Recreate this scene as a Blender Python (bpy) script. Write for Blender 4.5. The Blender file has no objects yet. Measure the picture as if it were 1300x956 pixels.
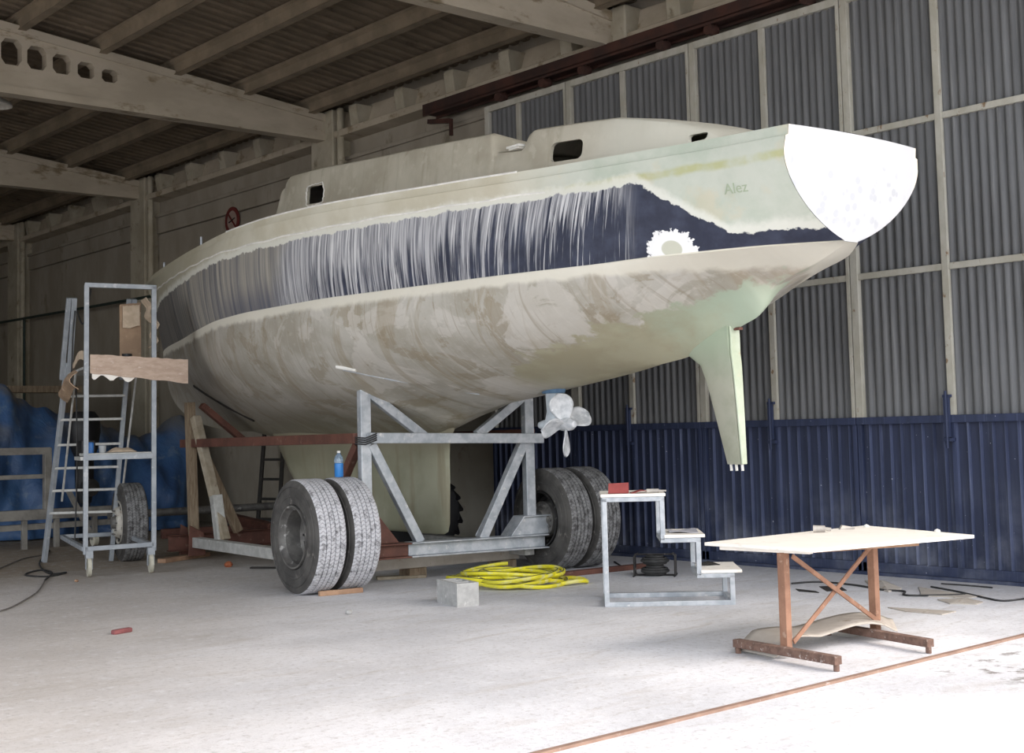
import bpy, bmesh, math, random
from math import sin, cos, pi, radians, sqrt, atan2
from mathutils import Vector, Matrix
random.seed(7)
scn = bpy.context.scene
col = scn.collection

# ------------------------------------------------------------------ camera
FOC, YAW, PITCH, ROLL, EYE = 1669.38, 0.720238, 0.0685127, -0.0248939, 1.45
CX, CY = 650.0, 433.0
Fv = Vector((sin(YAW)*cos(PITCH), cos(YAW)*cos(PITCH), sin(PITCH)))
R0 = Vector((cos(YAW), -sin(YAW), 0)); U0 = R0.cross(Fv)
Rv = R0*cos(ROLL) + U0*sin(ROLL); Uv = -R0*sin(ROLL) + U0*cos(ROLL)
O = Vector((0, 0, EYE))
cam = bpy.data.cameras.new('camera'); co = bpy.data.objects.new('camera', cam); col.objects.link(co)
cam.sensor_fit = 'HORIZONTAL'; cam.sensor_width = 36; cam.lens = 36*FOC/1300
cam.shift_x = 0; cam.shift_y = (CY-478)/1300
cam.clip_end = 500
M = Matrix((Rv, Uv, -Fv)).transposed().to_4x4(); M.translation = O
co.matrix_world = M
scn.camera = co

def ray(x, y): return Fv*FOC + Rv*(x-CX) - Uv*(y-CY)
def G(x, y, z=0.0):
    """point of height z that the photograph shows at x, y"""
    d = ray(x, y); t = (z-EYE)/d.z; p = O + d*t
    return Vector((p.x, p.y, z))

# ------------------------------------------------------------------ node helpers
class NT:
    def __init__(s, mat):
        s.nt = mat.node_tree; s.n = s.nt.nodes; s.l = s.nt.links
    def new(s, t): return s.n.new(t)
    def link(s, a, b): s.l.new(a, b)
    def put(s, sock, v):
        if isinstance(v, bpy.types.NodeSocket): s.l.new(v, sock)
        elif isinstance(v, (tuple, list)) and len(v) == 3 and sock.type == 'RGBA': sock.default_value = (*v, 1)
        else: sock.default_value = v
    def math(s, op, a, b=None, c=None, clamp=False):
        n = s.new('ShaderNodeMath'); n.operation = op; n.use_clamp = clamp
        s.put(n.inputs[0], a)
        if b is not None: s.put(n.inputs[1], b)
        if c is not None: s.put(n.inputs[2], c)
        return n.outputs[0]
    def add(s, a, b): return s.math('ADD', a, b)
    def sub(s, a, b): return s.math('SUBTRACT', a, b)
    def mul(s, a, b): return s.math('MULTIPLY', a, b)
    def inv(s, a): return s.math('SUBTRACT', 1.0, a)
    def ss(s, v, a, b):
        n = s.new('ShaderNodeMapRange'); n.interpolation_type = 'SMOOTHSTEP'
        s.put(n.inputs[0], v); s.put(n.inputs[1], a); s.put(n.inputs[2], b)
        return n.outputs[0]
    def lin(s, v, a, b, c=0., d=1.):
        n = s.new('ShaderNodeMapRange')
        s.put(n.inputs[0], v); s.put(n.inputs[1], a); s.put(n.inputs[2], b); s.put(n.inputs[3], c); s.put(n.inputs[4], d)
        return n.outputs[0]
    def pos(s):
        n = s.new('ShaderNodeTexCoord'); return n.outputs['Object']
    def sep(s, v):
        n = s.new('ShaderNodeSeparateXYZ'); s.put(n.inputs[0], v); return n.outputs
    def comb(s, x, y, z):
        n = s.new('ShaderNodeCombineXYZ'); s.put(n.inputs[0], x); s.put(n.inputs[1], y); s.put(n.inputs[2], z); return n.outputs[0]
    def scale(s, v, sc, off=(0, 0, 0)):
        n = s.new('ShaderNodeMapping'); s.put(n.inputs[0], v); n.inputs[3].default_value = sc; n.inputs[1].default_value = off; return n.outputs[0]
    def noise(s, v, sc=5., det=4., rough=.55, dist=0.):
        n = s.new('ShaderNodeTexNoise'); s.put(n.inputs['Vector'], v); n.inputs['Scale'].default_value = sc
        n.inputs['Detail'].default_value = det; n.inputs['Roughness'].default_value = rough; n.inputs['Distortion'].default_value = dist
        return n.outputs[0]
    def voro(s, v, sc=5., feat='F1'):
        n = s.new('ShaderNodeTexVoronoi'); n.feature = feat; s.put(n.inputs['Vector'], v); n.inputs['Scale'].default_value = sc
        return n.outputs['Distance']
    def mix(s, f, a, b):
        n = s.new('ShaderNodeMix'); n.data_type = 'RGBA'; s.put(n.inputs[0], f); s.put(n.inputs[6], a); s.put(n.inputs[7], b); return n.outputs[2]
    def bump(s, h, st=.3, d=.01):
        n = s.new('ShaderNodeBump'); s.put(n.inputs['Height'], h); n.inputs['Strength'].default_value = st; n.inputs['Distance'].default_value = d
        return n.outputs[0]

def C3(r, g, b):
    f = lambda c: ((c/255+.055)/1.055)**2.4 if c/255 > .04045 else c/255/12.92
    return (f(r), f(g), f(b))
def new_mat(name):
    m = bpy.data.materials.new(name); m.use_nodes = True
    b = m.node_tree.nodes['Principled BSDF']
    return m, NT(m), b
def setup(N, b, color, rough=.7, metal=0., normal=None, spec=None):
    N.put(b.inputs['Base Color'], color); N.put(b.inputs['Roughness'], rough); N.put(b.inputs['Metallic'], metal)
    if normal is not None: N.put(b.inputs['Normal'], normal)
    if spec is not None: b.inputs['Specular IOR Level'].default_value = spec
MATS = {}
def mottled(name, c1, c2, scale=4., rough=.8, metal=0., bump=.15, bscale=40., stretch=(1, 1, 1), c3=None, lo=.35, hi=.65, c3lo=.58, c3hi=.7, bd=.004):
    m, N, b = new_mat(name); p = N.scale(N.pos(), stretch)
    c = N.mix(N.ss(N.noise(p, scale, 6., .6), lo, hi), c1, c2)
    if c3: c = N.mix(N.ss(N.noise(N.scale(p, (1, 1, 1), (7, 3, 5)), scale*1.7, 8., .65), c3lo, c3hi), c, c3)
    nn = N.bump(N.noise(p, bscale, 4.), bump, bd) if bump else None
    setup(N, b, c, rough, metal, nn)
    MATS[name] = m; return m

mottled('wall_concrete', C3(158, 150, 136), C3(142, 134, 120), 1.2, .9, c3=C3(120, 112, 97), stretch=(1, 1, .5), bd=.006)
mottled('light_render', C3(176, 172, 160), C3(160, 155, 142), 1.2, .9, c3=C3(130, 122, 108))
mottled('beam_concrete', C3(184, 173, 154), C3(168, 157, 138), 1.6, .9, c3=C3(132, 118, 94), stretch=(.6, 1, 1.4), c3lo=.56, c3hi=.68)
mottled('column_concrete', C3(178, 170, 152), C3(158, 150, 130), 2., .9, c3=C3(126, 116, 96))
mottled('roof_sheet', C3(122, 108, 90), C3(104, 92, 76), 1.5, .9, c3=C3(80, 70, 56))
mottled('purlin', C3(140, 126, 106), C3(120, 108, 90), 2., .9)
mottled('rust_track', C3(70, 40, 30), C3(48, 30, 24), 3., .8)
mottled('galvanised', C3(188, 192, 196), C3(160, 166, 172), 9., .5, .35, c3=C3(208, 208, 206), bump=.05)
mottled('galvanised_dusty', C3(196, 196, 192), C3(172, 172, 168), 9., .65, .2, c3=C3(214, 212, 206), bump=.05)
mottled('blue_steel', C3(166, 171, 176), C3(148, 154, 160), 7., .55, .15, c3=C3(188, 190, 192), bump=.05)
mottled('brown_primer', C3(104, 66, 54), C3(86, 54, 44), 6., .7, c3=C3(128, 100, 86))
mottled('weathered_timber', C3(150, 134, 112), C3(122, 104, 84), 6., .9, stretch=(6, 6, .8), c3=C3(104, 80, 62))
mottled('pale_timber', C3(172, 162, 144), C3(142, 130, 110), 5., .9, c3=C3(112, 98, 80), stretch=(1, 1, 1))
mottled('raw_timber', C3(176, 142, 114), C3(152, 120, 96), 8., .85, c3=C3(200, 170, 140))
mottled('table_steel', C3(152, 114, 92), C3(132, 96, 76), 8., .75, c3=C3(170, 142, 122))
mottled('rail_steel', C3(150, 124, 108), C3(132, 106, 92), 6., .8, c3=C3(176, 164, 156))
mottled('table_foot', C3(122, 96, 84), C3(98, 76, 66), 18., .85, c3=C3(180, 170, 164))
mottled('white_board', C3(246, 241, 232), C3(240, 235, 226), 5., .7, c3=C3(228, 220, 206), bump=.04)
mottled('plywood', C3(200, 178, 160), C3(184, 160, 142), 8., .85, c3=C3(216, 200, 188), stretch=(1, 1, 3))
mottled('cardboard', C3(172, 146, 120), C3(150, 126, 104), 5., .9, c3=C3(200, 176, 150))
mottled('floor_card', C3(184, 177, 168), C3(168, 160, 150), 5., .9, c3=C3(144, 132, 116))
mottled('rim_steel', C3(120, 118, 114), C3(92, 90, 88), 7., .6, .3, c3=C3(182, 180, 176))
mottled('rim_white', C3(206, 202, 192), C3(186, 180, 168), 7., .6, .1, c3=C3(120, 96, 76))
mottled('rim_dark', C3(52, 50, 50), C3(38, 36, 36), 9., .6, .3, c3=C3(120, 116, 112), c3lo=.6, c3hi=.66)
mottled('sidewall', C3(88, 86, 83), C3(66, 64, 62), 5., .85, c3=C3(126, 122, 117), bump=.1)
mottled('black_plastic', C3(30, 30, 32), C3(22, 22, 24), 6., .5)
mottled('black_cable', C3(58, 58, 58), C3(40, 40, 40), 9., .7)
mottled('grey_cable', C3(120, 116, 112), C3(100, 96, 92), 9., .8)
mottled('green_pipe', C3(44, 60, 52), C3(36, 46, 42), 9., .7)
mottled('castor', C3(206, 202, 184), C3(184, 180, 164), 9., .6)
mottled('brass_rough', C3(190, 184, 176), C3(150, 146, 142), 9., .6, .2)
mottled('propeller', C3(206, 208, 210), C3(176, 180, 184), 14., .55, .15, c3=C3(226, 228, 230))
mottled('drive_leg', C3(200, 208, 214), C3(178, 188, 196), 10., .5, .1)
mottled('drive_blue', C3(90, 122, 150), C3(76, 104, 134), 10., .5)
mottled('red_paper', C3(150, 70, 66), C3(130, 58, 56), 9., .8)
mottled('red_brick', C3(170, 100, 66), C3(140, 80, 54), 20., .9)
mottled('maroon_chip', C3(140, 84, 84), C3(120, 70, 70), 20., .9)
mottled('cinder', C3(176, 176, 174), C3(160, 160, 158), 14., .95, c3=C3(196, 196, 194), bump=.4, bscale=120)
mottled('blue_can', C3(60, 120, 190), C3(50, 104, 170), 9., .4)
mottled('cloth', C3(206, 188, 166), C3(186, 168, 146), 9., .9)
mottled('grey_paper', C3(186, 186, 192), C3(160, 160, 170), 9., .8)
mottled('trailer_steel', C3(160, 156, 148), C3(132, 128, 122), 5., .6, .3)
mottled('dusty_blue_steel', C3(150, 158, 164), C3(128, 136, 142), 5., .7, .1, c3=C3(190, 186, 176))
mottled('sign_red', C3(104, 34, 30), C3(90, 30, 26), 9., .7)
mottled('sign_white', C3(150, 130, 120), C3(140, 122, 112), 9., .7)
mottled('lamp_metal', C3(190, 186, 176), C3(170, 166, 156), 9., .5)
mottled('door_white', C3(184, 181, 170), C3(168, 164, 150), 5., .75, c3=C3(128, 104, 78), c3lo=.6, c3hi=.68, stretch=(1, 1, .6))
mottled('door_grey_frame', C3(176, 176, 172), C3(160, 160, 156), 5., .7)
mottled('fibreglass_inner', C3(110, 104, 90), C3(90, 84, 72), 5., .9)
mottled('skeg_face', C3(188, 196, 176), C3(176, 186, 162), 6., .6, c3=C3(190, 186, 160))
mottled('white_putty', C3(232, 230, 224), C3(214, 212, 206), 8., .7)
mottled('gasket', C3(50, 46, 42), C3(36, 34, 32), 8., .8)

# corrugated door sheets
def corrug_mat(name, c1, c2, streak, stain=None, dust=0.):
    m, N, b = new_mat(name); p = N.pos(); x, y, z = N.sep(p)
    v = N.comb(0., N.mul(y, 9.), N.mul(z, .7))
    c = N.mix(N.ss(N.noise(v, 1., 5.), .35, .7), c1, c2)
    v2 = N.comb(0., N.mul(y, 30.), N.mul(z, .8))
    c = N.mix(N.mul(N.ss(N.noise(v2, 1.3, 4.), .55, .75), .5), c, streak)
    if stain:
        v3 = N.comb(0., N.mul(y, 3.5), N.mul(z, .45))
        k = N.mul(N.ss(N.noise(v3, 1.2, 5.), .5, .7), N.ss(z, 3.4, 5.6))
        k = N.mul(k, N.ss(y, 6.5, 9.)) if True else k
        c = N.mix(k, c, stain)
    if dust:
        k = N.mul(N.ss(N.noise(p, 2.4, 6.), .4, .75), N.inv(N.ss(z, .0, 1.1)))
        c = N.mix(N.mul(k, dust), c, C3(150, 154, 166))
        c = N.mix(N.ss(N.noise(p, 26., 2.), .74, .78), c, C3(170, 174, 186))
    setup(N, b, c, .6, .0, N.bump(N.noise(v, 2., 3.), .1, .004), .35)
    MATS[name] = m
corrug_mat('sheet_grey', C3(106, 107, 108), C3(92, 93, 94), C3(138, 138, 137), C3(70, 58, 42))
corrug_mat('sheet_blue', C3(48, 55, 78), C3(40, 46, 66), C3(88, 95, 116), None, .45)
corrug_mat('frame_blue', C3(50, 58, 84), C3(42, 50, 72), C3(84, 92, 118), None, .4)

corrug_mat('rib_blue_lit', C3(74, 82, 108), C3(54, 61, 84), C3(116, 124, 150), None, .45)  # lighter copy of the sheet blue, light caught by the ribs painted in
# ground
def ground_mat():
    m, N, b = new_mat('dusty_ground'); p = N.pos(); x, y, z = N.sep(p)
    c = N.mix(N.ss(N.noise(p, .7, 8., .6), .35, .65), C3(224, 225, 229), C3(202, 203, 207))
    # bare, browner ground deeper in and to the left
    d = N.add(N.sub(y, N.mul(x, 1.25)), N.mul(N.noise(p, .8, 5.), 3.5))
    br = N.ss(d, 1.5, 7.)
    c = N.mix(N.mul(br, .5), c, C3(190, 178, 162))
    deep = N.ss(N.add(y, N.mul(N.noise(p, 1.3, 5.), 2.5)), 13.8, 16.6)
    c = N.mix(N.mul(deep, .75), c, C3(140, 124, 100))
    wall = N.ss(N.add(x, N.mul(N.noise(p, 2., 5.), .8)), 9.7, 11.4)
    c = N.mix(N.mul(wall, .45), c, C3(150, 144, 140))
    sw = N.noise(N.scale(p, (.9, 3.4, 1)), 1.6, 7., .65, .6)
    c = N.mix(N.mul(N.ss(sw, .5, .72), .38), c, C3(178, 170, 160))
    g = N.noise(p, 22., 6., .7)
    c = N.mix(N.mul(N.ss(g, .50, .70), .5), c, C3(158, 154, 150))
    g3 = N.noise(p, 9., 7., .75)
    c = N.mix(N.mul(N.ss(g3, .48, .34), .35), c, C3(232, 234, 238))
    c = N.mix(N.mul(N.ss(N.noise(p, 75., 3., .7), .6, .7), .55), c, C3(128, 122, 114))
    # dark stains near the gate rail
    st = N.mul(N.ss(N.noise(p, 6., 8., .7), .52, .62), N.mul(N.ss(x, 6.6, 7.2), N.inv(N.ss(y, 4.1, 4.5))))
    c = N.mix(N.mul(st, .85), c, C3(104, 96, 86))
    h = N.add(N.mul(g, .5), N.noise(p, 4., 5.))
    setup(N, b, c, .95, 0., N.bump(h, .5, .02), .15)
    MATS['dusty_ground'] = m
ground_mat()

# ------------------------------------------------------------------ hull paint, in the boat's own metres (x across, y along, z up)
def hull_mat():
    m, N, b = new_mat('hull_skin'); p = N.pos(); x, s, z = N.sep(p)
    n1 = N.noise(p, 1.6, 7., .6); n2 = N.noise(p, 5., 6., .6); n3 = N.noise(p, 18., 5., .6)
    # ---- bottom
    bot = N.mix(N.ss(n1, .36, .64), C3(184, 181, 172), C3(160, 155, 142))
    bot = N.mix(N.mul(N.ss(N.noise(p, 2.3, 7., .62, .5), .55, .59), .5), bot, C3(140, 128, 104))
    bot = N.mix(N.mul(N.ss(N.noise(N.scale(p, (1, 1, 1), (9, 5, 3)), 1.5, 7., .62, .8), .54, .58), .5), bot, C3(204, 200, 192))
    bot = N.mix(N.mul(N.ss(n3, .55, .7), .25), bot, C3(205, 200, 190))
    # slanting scrape bands
    band = N.noise(N.comb(0., N.mul(N.add(s, N.mul(z, .75)), 3.2), N.mul(z, .35)), 1.5, 5., .6)
    bot = N.mix(N.mul(N.ss(band, .53, .61), .42), bot, C3(146, 132, 106))
    sv = N.comb(0., N.mul(N.add(s, N.mul(z, N.lin(s, -3., 5., .25, 1.1))), 15.), N.mul(z, .8))
    scr = N.noise(sv, 1.4, 5., .62)
    bot = N.mix(N.mul(N.ss(scr, .56, .68), .45), bot, C3(140, 128, 108))
    bot = N.mix(N.mul(N.ss(scr, .44, .30), .35), bot, C3(206, 202, 194))
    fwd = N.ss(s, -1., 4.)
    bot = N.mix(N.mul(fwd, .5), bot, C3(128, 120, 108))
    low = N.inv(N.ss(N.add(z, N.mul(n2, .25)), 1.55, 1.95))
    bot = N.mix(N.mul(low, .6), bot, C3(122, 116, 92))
    # olive and mint gelcoat aft
    edge = N.add(N.add(z, N.mul(N.add(s, 2.6), .24)), N.mul(N.sub(n2, .5), .32))
    ol = N.mul(N.inv(N.ss(edge, 2.13, 2.17)), N.inv(N.ss(s, -1.9, -1.4)))
    olc = N.mix(N.ss(N.noise(p, 2.2, 5.), .4, .65), C3(156, 150, 126), C3(168, 164, 140))
    olc = N.mix(N.inv(N.ss(N.add(s, N.mul(n2, .9)), -3.6, -2.5)), olc, C3(168, 182, 162))
    bot = N.mix(ol, bot, olc)
    bot = N.mix(N.mul(N.inv(N.ss(s, -4.4, -3.9)), N.mul(N.ss(n1, .4, .6), .4)), bot, C3(196, 178, 160))
    # pale ledge just under the stripe
    led = N.ss(N.add(z, N.mul(N.sub(n2, .5), .10)), 2.58, 2.63)
    bot = N.mix(N.mul(led, .9), bot, C3(216, 212, 198))
    # ---- stripe
    vs = N.comb(0., N.mul(N.add(s, N.mul(z, .08)), 17.), N.mul(z, .55))
    dr1 = N.noise(vs, 1.6, 6., .62); vs2 = N.comb(3., N.mul(N.add(s, N.mul(z, .12)), 34.), N.mul(z, .8)); dr2 = N.noise(vs2, 1.5, 4., .6)
    navy = N.mix(N.ss(n2, .35, .7), C3(42, 46, 62), C3(58, 63, 80))
    amount = N.lin(s, -3.4, 1.2, .0, .27)
    up = N.mul(N.ss(z, 2.75, 3.35), .20)
    sc = N.math('ADD', N.math('ADD', dr1, amount), up)
    fade = N.mul(N.ss(sc, .56, .70), N.lin(dr2, .35, .6, .55, 1.1))
    # the aft end of the stripe is nearly clean
    clean = N.ss(s, -3.75, -3.45)
    fade = N.mul(fade, clean)
    str_c = N.mix(N.mul(fade, .86), navy, C3(188, 188, 190))
    lf = N.noise(N.comb(1., N.mul(s, 1.1), N.mul(z, .25)), 1.6, 3.)
    vs3 = N.comb(7., N.mul(N.add(s, N.mul(z, .10)), 52.), N.mul(z, 1.3)); dr3 = N.noise(vs3, 1.4, 3., .6)
    str_c = N.mix(N.mul(N.mul(N.ss(dr3, .50, .42), clean), .55), str_c, navy)
    th = N.mul(N.mul(N.ss(dr2, .55, .60), clean), N.mul(N.inv(N.ss(s, .0, 1.6)), N.ss(N.add(lf, N.mul(z, .12)), .74, .86)))
    str_c = N.mix(N.mul(th, .8), str_c, C3(214, 214, 214))
    # forward part sanded back to a dull grey
    san = N.ss(N.add(s, N.mul(N.sub(z, 3.), .5)), .15, .5)
    sanc = N.mix(N.ss(N.noise(vs, .8, 5.), .35, .65), C3(158, 153, 142), C3(108, 108, 110))
    sanc = N.mix(N.mul(N.ss(s, 3.2, 5.), .6), sanc, C3(70, 66, 64))
    sanc = N.mix(N.mul(N.ss(dr2, .6, .66), .35), sanc, C3(176, 172, 164))
    str_c = N.mix(N.mul(san, .93), str_c, sanc)
    str_c = N.mix(N.mul(N.mul(N.inv(N.ss(z, 2.72, 3.0)), N.mul(san, N.inv(N.ss(s, 1.2, 2.4)))), .5), str_c, C3(62, 68, 92))
    # ---- bare sheerstrake above the stripe
    bar = N.mix(N.ss(n1, .35, .65), C3(200, 196, 180), C3(184, 178, 158))
    aft = N.inv(N.ss(s, -3.3, -2.4))
    barA = N.mix(N.ss(n1, .38, .62), C3(192, 196, 184), C3(174, 183, 168))
    barA = N.mix(N.mul(N.ss(N.noise(N.scale(p, (1, 1, 1), (4, 1, 2)), 2.4, 6.), .55, .66), .45), barA, C3(200, 188, 160))
    gl = N.math('ABSOLUTE', N.sub(z, N.add(3.30, N.mul(N.sub(n2, .5), .06))))
    barA = N.mix(N.mul(N.inv(N.ss(gl, .012, .045)), N.mul(N.ss(N.noise(p, 2.2, 4.), .38, .55), .7)), barA, C3(172, 172, 112))
    bar = N.mix(aft, bar, barA)
    bar = N.mix(N.mul(N.ss(s, .5, 4.), .55), bar, C3(150, 144, 122))
    # top limit of the paint
    t1 = N.lin(s, -4.35, -3.72, 2.83, 3.26)
    t1 = N.math('MINIMUM', t1, 3.27)
    dip = N.lin(s, -4.9, -4.35, 2.80, 2.83)
    top = N.math('MAXIMUM', t1, dip)
    lim = N.add(top, N.add(N.mul(N.sub(n3, .5), .07), N.mul(N.sub(n2, .5), .08)))
    ispaint = N.inv(N.ss(N.sub(z, lim), -.006, .006))
    halo = N.inv(N.ss(N.sub(z, lim), .03, .10))
    bar = N.mix(N.mul(halo, .85), bar, C3(216, 216, 206))
    side = N.mix(ispaint, bar, str_c)
    # ground-off ring with a bare spot
    dx = N.math('ADD', s, 3.93); dz = N.math('SUBTRACT', z, 2.755)
    r = N.math('SQRT', N.add(N.mul(N.mul(dx, dx), .8), N.mul(dz, dz)))
    rn = N.add(r, N.mul(N.sub(N.noise(p, 24., 3., .6), .5), .16))
    side = N.mix(N.inv(N.ss(rn, .135, .145)), side, C3(226, 226, 224))
    side = N.mix(N.inv(N.ss(r, .055, .065)), side, C3(186, 186, 170))
    zc = N.sub(z, N.lin(s, -4.9, -3.3, .065, 0.))
    c = N.mix(N.ss(zc, 2.688, 2.694), bot, side)
    setup(N, b, c, .55, 0., N.bump(N.add(n3, dr2), .12, .004), .3)
    MATS['hull_skin'] = m
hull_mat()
def transom_mat():
    m, N, b = new_mat('transom_filler'); p = N.pos(); x, s, z = N.sep(p)
    v = N.voro(N.add_vec(p) if False else p, 11.)
    k = N.mul(N.inv(N.ss(v, .26, .40)), N.ss(N.noise(p, 2.4, 3.), .42, .6))
    k = N.mul(k, N.inv(N.ss(z, 3.28, 3.34)))
    c = N.mix(N.mul(k, .8), C3(194, 195, 197), C3(174, 176, 181))
    c = N.mix(N.mul(N.ss(N.noise(p, 1.8, 4.), .62, .7), .35), c, C3(214, 216, 232))
    c = N.mix(N.ss(N.math('ABSOLUTE', x), .70, .74), c, C3(226, 216, 200))
    setup(N, b, c, .6, 0., N.bump(v, .05, .002), .3)
    MATS['transom_filler'] = m
transom_mat()
def cabin_mat():
    m, N, b = new_mat('cabin_skin'); p = N.pos(); x, s, z = N.sep(p)
    n1 = N.noise(p, 1.8, 6., .6)
    c = N.mix(N.ss(n1, .36, .64), C3(180, 175, 160), C3(162, 156, 140))
    c = N.mix(N.mul(N.ss(N.noise(N.comb(0., N.mul(s, 6.), N.mul(z, .8)), 1.2, 5.), .52, .7), .4), c, C3(134, 126, 106))
    aft = N.inv(N.ss(s, -3.5, -3.))
    c = N.mix(N.mul(aft, .6), c, C3(206, 206, 194))
    c = N.mix(N.mul(N.ss(N.noise(p, 9., 5.), .56, .68), .35), c, C3(196, 192, 178))
    setup(N, b, c, .6, 0., N.bump(N.noise(p, 14., 4.), .12, .004), .3)
    MATS['cabin_skin'] = m
cabin_mat()
def keel_mat():
    m, N, b = new_mat('keel_skin'); p = N.pos(); x, s, z = N.sep(p)
    c = N.mix(N.ss(N.noise(p, 1.6, 6.), .38, .62), C3(160, 159, 138), C3(142, 142, 120))
    c = N.mix(N.mul(N.ss(N.noise(N.comb(0., N.mul(s, 5.), N.mul(z, .5)), 1.4, 5.), .52, .68), .5), c, C3(130, 118, 94))
    c = N.mix(N.ss(z, 1.15, 1.5), c, C3(142, 135, 114))
    c = N.mix(N.mul(N.ss(s, .9, 2.2), .4), c, C3(134, 130, 110))
    setup(N, b, c, .6, 0., N.bump(N.noise(p, 12., 4.), .1, .004), .3)
    MATS['keel_skin'] = m
    m, N, b = new_mat('skeg_skin'); p = N.pos(); x, s, z = N.sep(p)
    c = N.mix(N.ss(N.noise(p, 3., 6.), .38, .62), C3(172, 172, 156), C3(154, 156, 138))
    c = N.mix(N.ss(z, 1.7, 2.2), c, C3(158, 170, 148))
    setup(N, b, c, .6, 0., N.bump(N.noise(p, 12., 4.), .1, .004), .3)
    MATS['skeg_skin'] = m
keel_mat()
def tread_mat(name, dust, lo, hi):
    m, N, b = new_mat(name); p = N.pos(); x, y, z = N.sep(p)
    ang = N.math('ARCTAN2', z, y)
    v = N.comb(N.mul(x, 22.), N.mul(ang, 9.), 0.)
    zig = N.math('SINE', N.add(N.mul(ang, 90.), N.mul(N.math('SINE', N.mul(x, 110.)), 1.6)))
    blk = N.ss(N.add(zig, N.mul(N.noise(p, 25., 3.), .9)), .85, 1.35)
    n = N.noise(p, 14., 6., .65); n2 = N.noise(p, 60., 4., .7)
    k = N.add(N.ss(n, lo, hi), N.mul(N.ss(n2, .56, .64), .5))
    k = N.mul(N.math('MINIMUM', k, 1.), N.inv(N.mul(blk, .35)))
    c = N.mix(k, C3(62, 60, 60), dust)
    setup(N, b, c, .85, 0., N.bump(N.add(N.inv(blk), n2), .6, .006), .2)
    MATS[name] = m
tread_mat('tread_dusty', C3(198, 198, 202), .24, .52)
tread_mat('tread_grey', C3(138, 138, 138), .28, .62)
def tarp_mat():
    m, N, b = new_mat('blue_tarp'); p = N.pos(); x, y, z = N.sep(p)
    c = N.mix(N.ss(N.noise(p, 1.5, 6.), .35, .65), C3(72, 106, 150), C3(56, 86, 130))
    c = N.mix(N.mul(N.ss(N.noise(p, 3.2, 7., .65), .56, .68), .5), c, C3(120, 138, 156))
    c = N.mix(N.mul(N.ss(z, 1.2, 2.1), N.ss(N.noise(N.scale(p, (1, 1, 1), (3, 3, 3)), .9, 4.), .42, .56)), c, C3(126, 122, 110))
    setup(N, b, c, .45, 0., N.bump(N.noise(p, 2.4, 5., .55, 2.2), .5, .05), .4)
    MATS['blue_tarp'] = m
tarp_mat()
def hose_mat():
    m, N, b = new_mat('yellow_hose'); p = N.pos()
    c = N.mix(N.ss(N.noise(p, 5., 4.), .4, .6), C3(232, 222, 40), C3(214, 206, 60))
    c = N.mix(N.mul(N.ss(N.noise(p, 9., 4.), .52, .64), .5), c, C3(214, 214, 180))
    setup(N, b, c, .5); MATS['yellow_hose'] = m
    m, N, b = new_mat('hose_stripe'); setup(N, b, C3(90, 94, 60), .5); MATS['hose_stripe'] = m
    m, N, b = new_mat('bottle_plastic'); setup(N, b, C3(190, 215, 235), .15); b.inputs['Transmission Weight'].default_value = .75; MATS['bottle_plastic'] = m
    m, N, b = new_mat('blue_liquid'); setup(N, b, C3(60, 140, 215), .25); b.inputs['Transmission Weight'].default_value = .25; MATS['blue_liquid'] = m
    m, N, b = new_mat('clear_cup'); setup(N, b, C3(210, 214, 216), .2); b.inputs['Transmission Weight'].default_value = .5; MATS['clear_cup'] = m
    m, N, b = new_mat('ghost_letter'); setup(N, b, C3(158, 170, 146), .7); MATS['ghost_letter'] = m
hose_mat()

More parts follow.
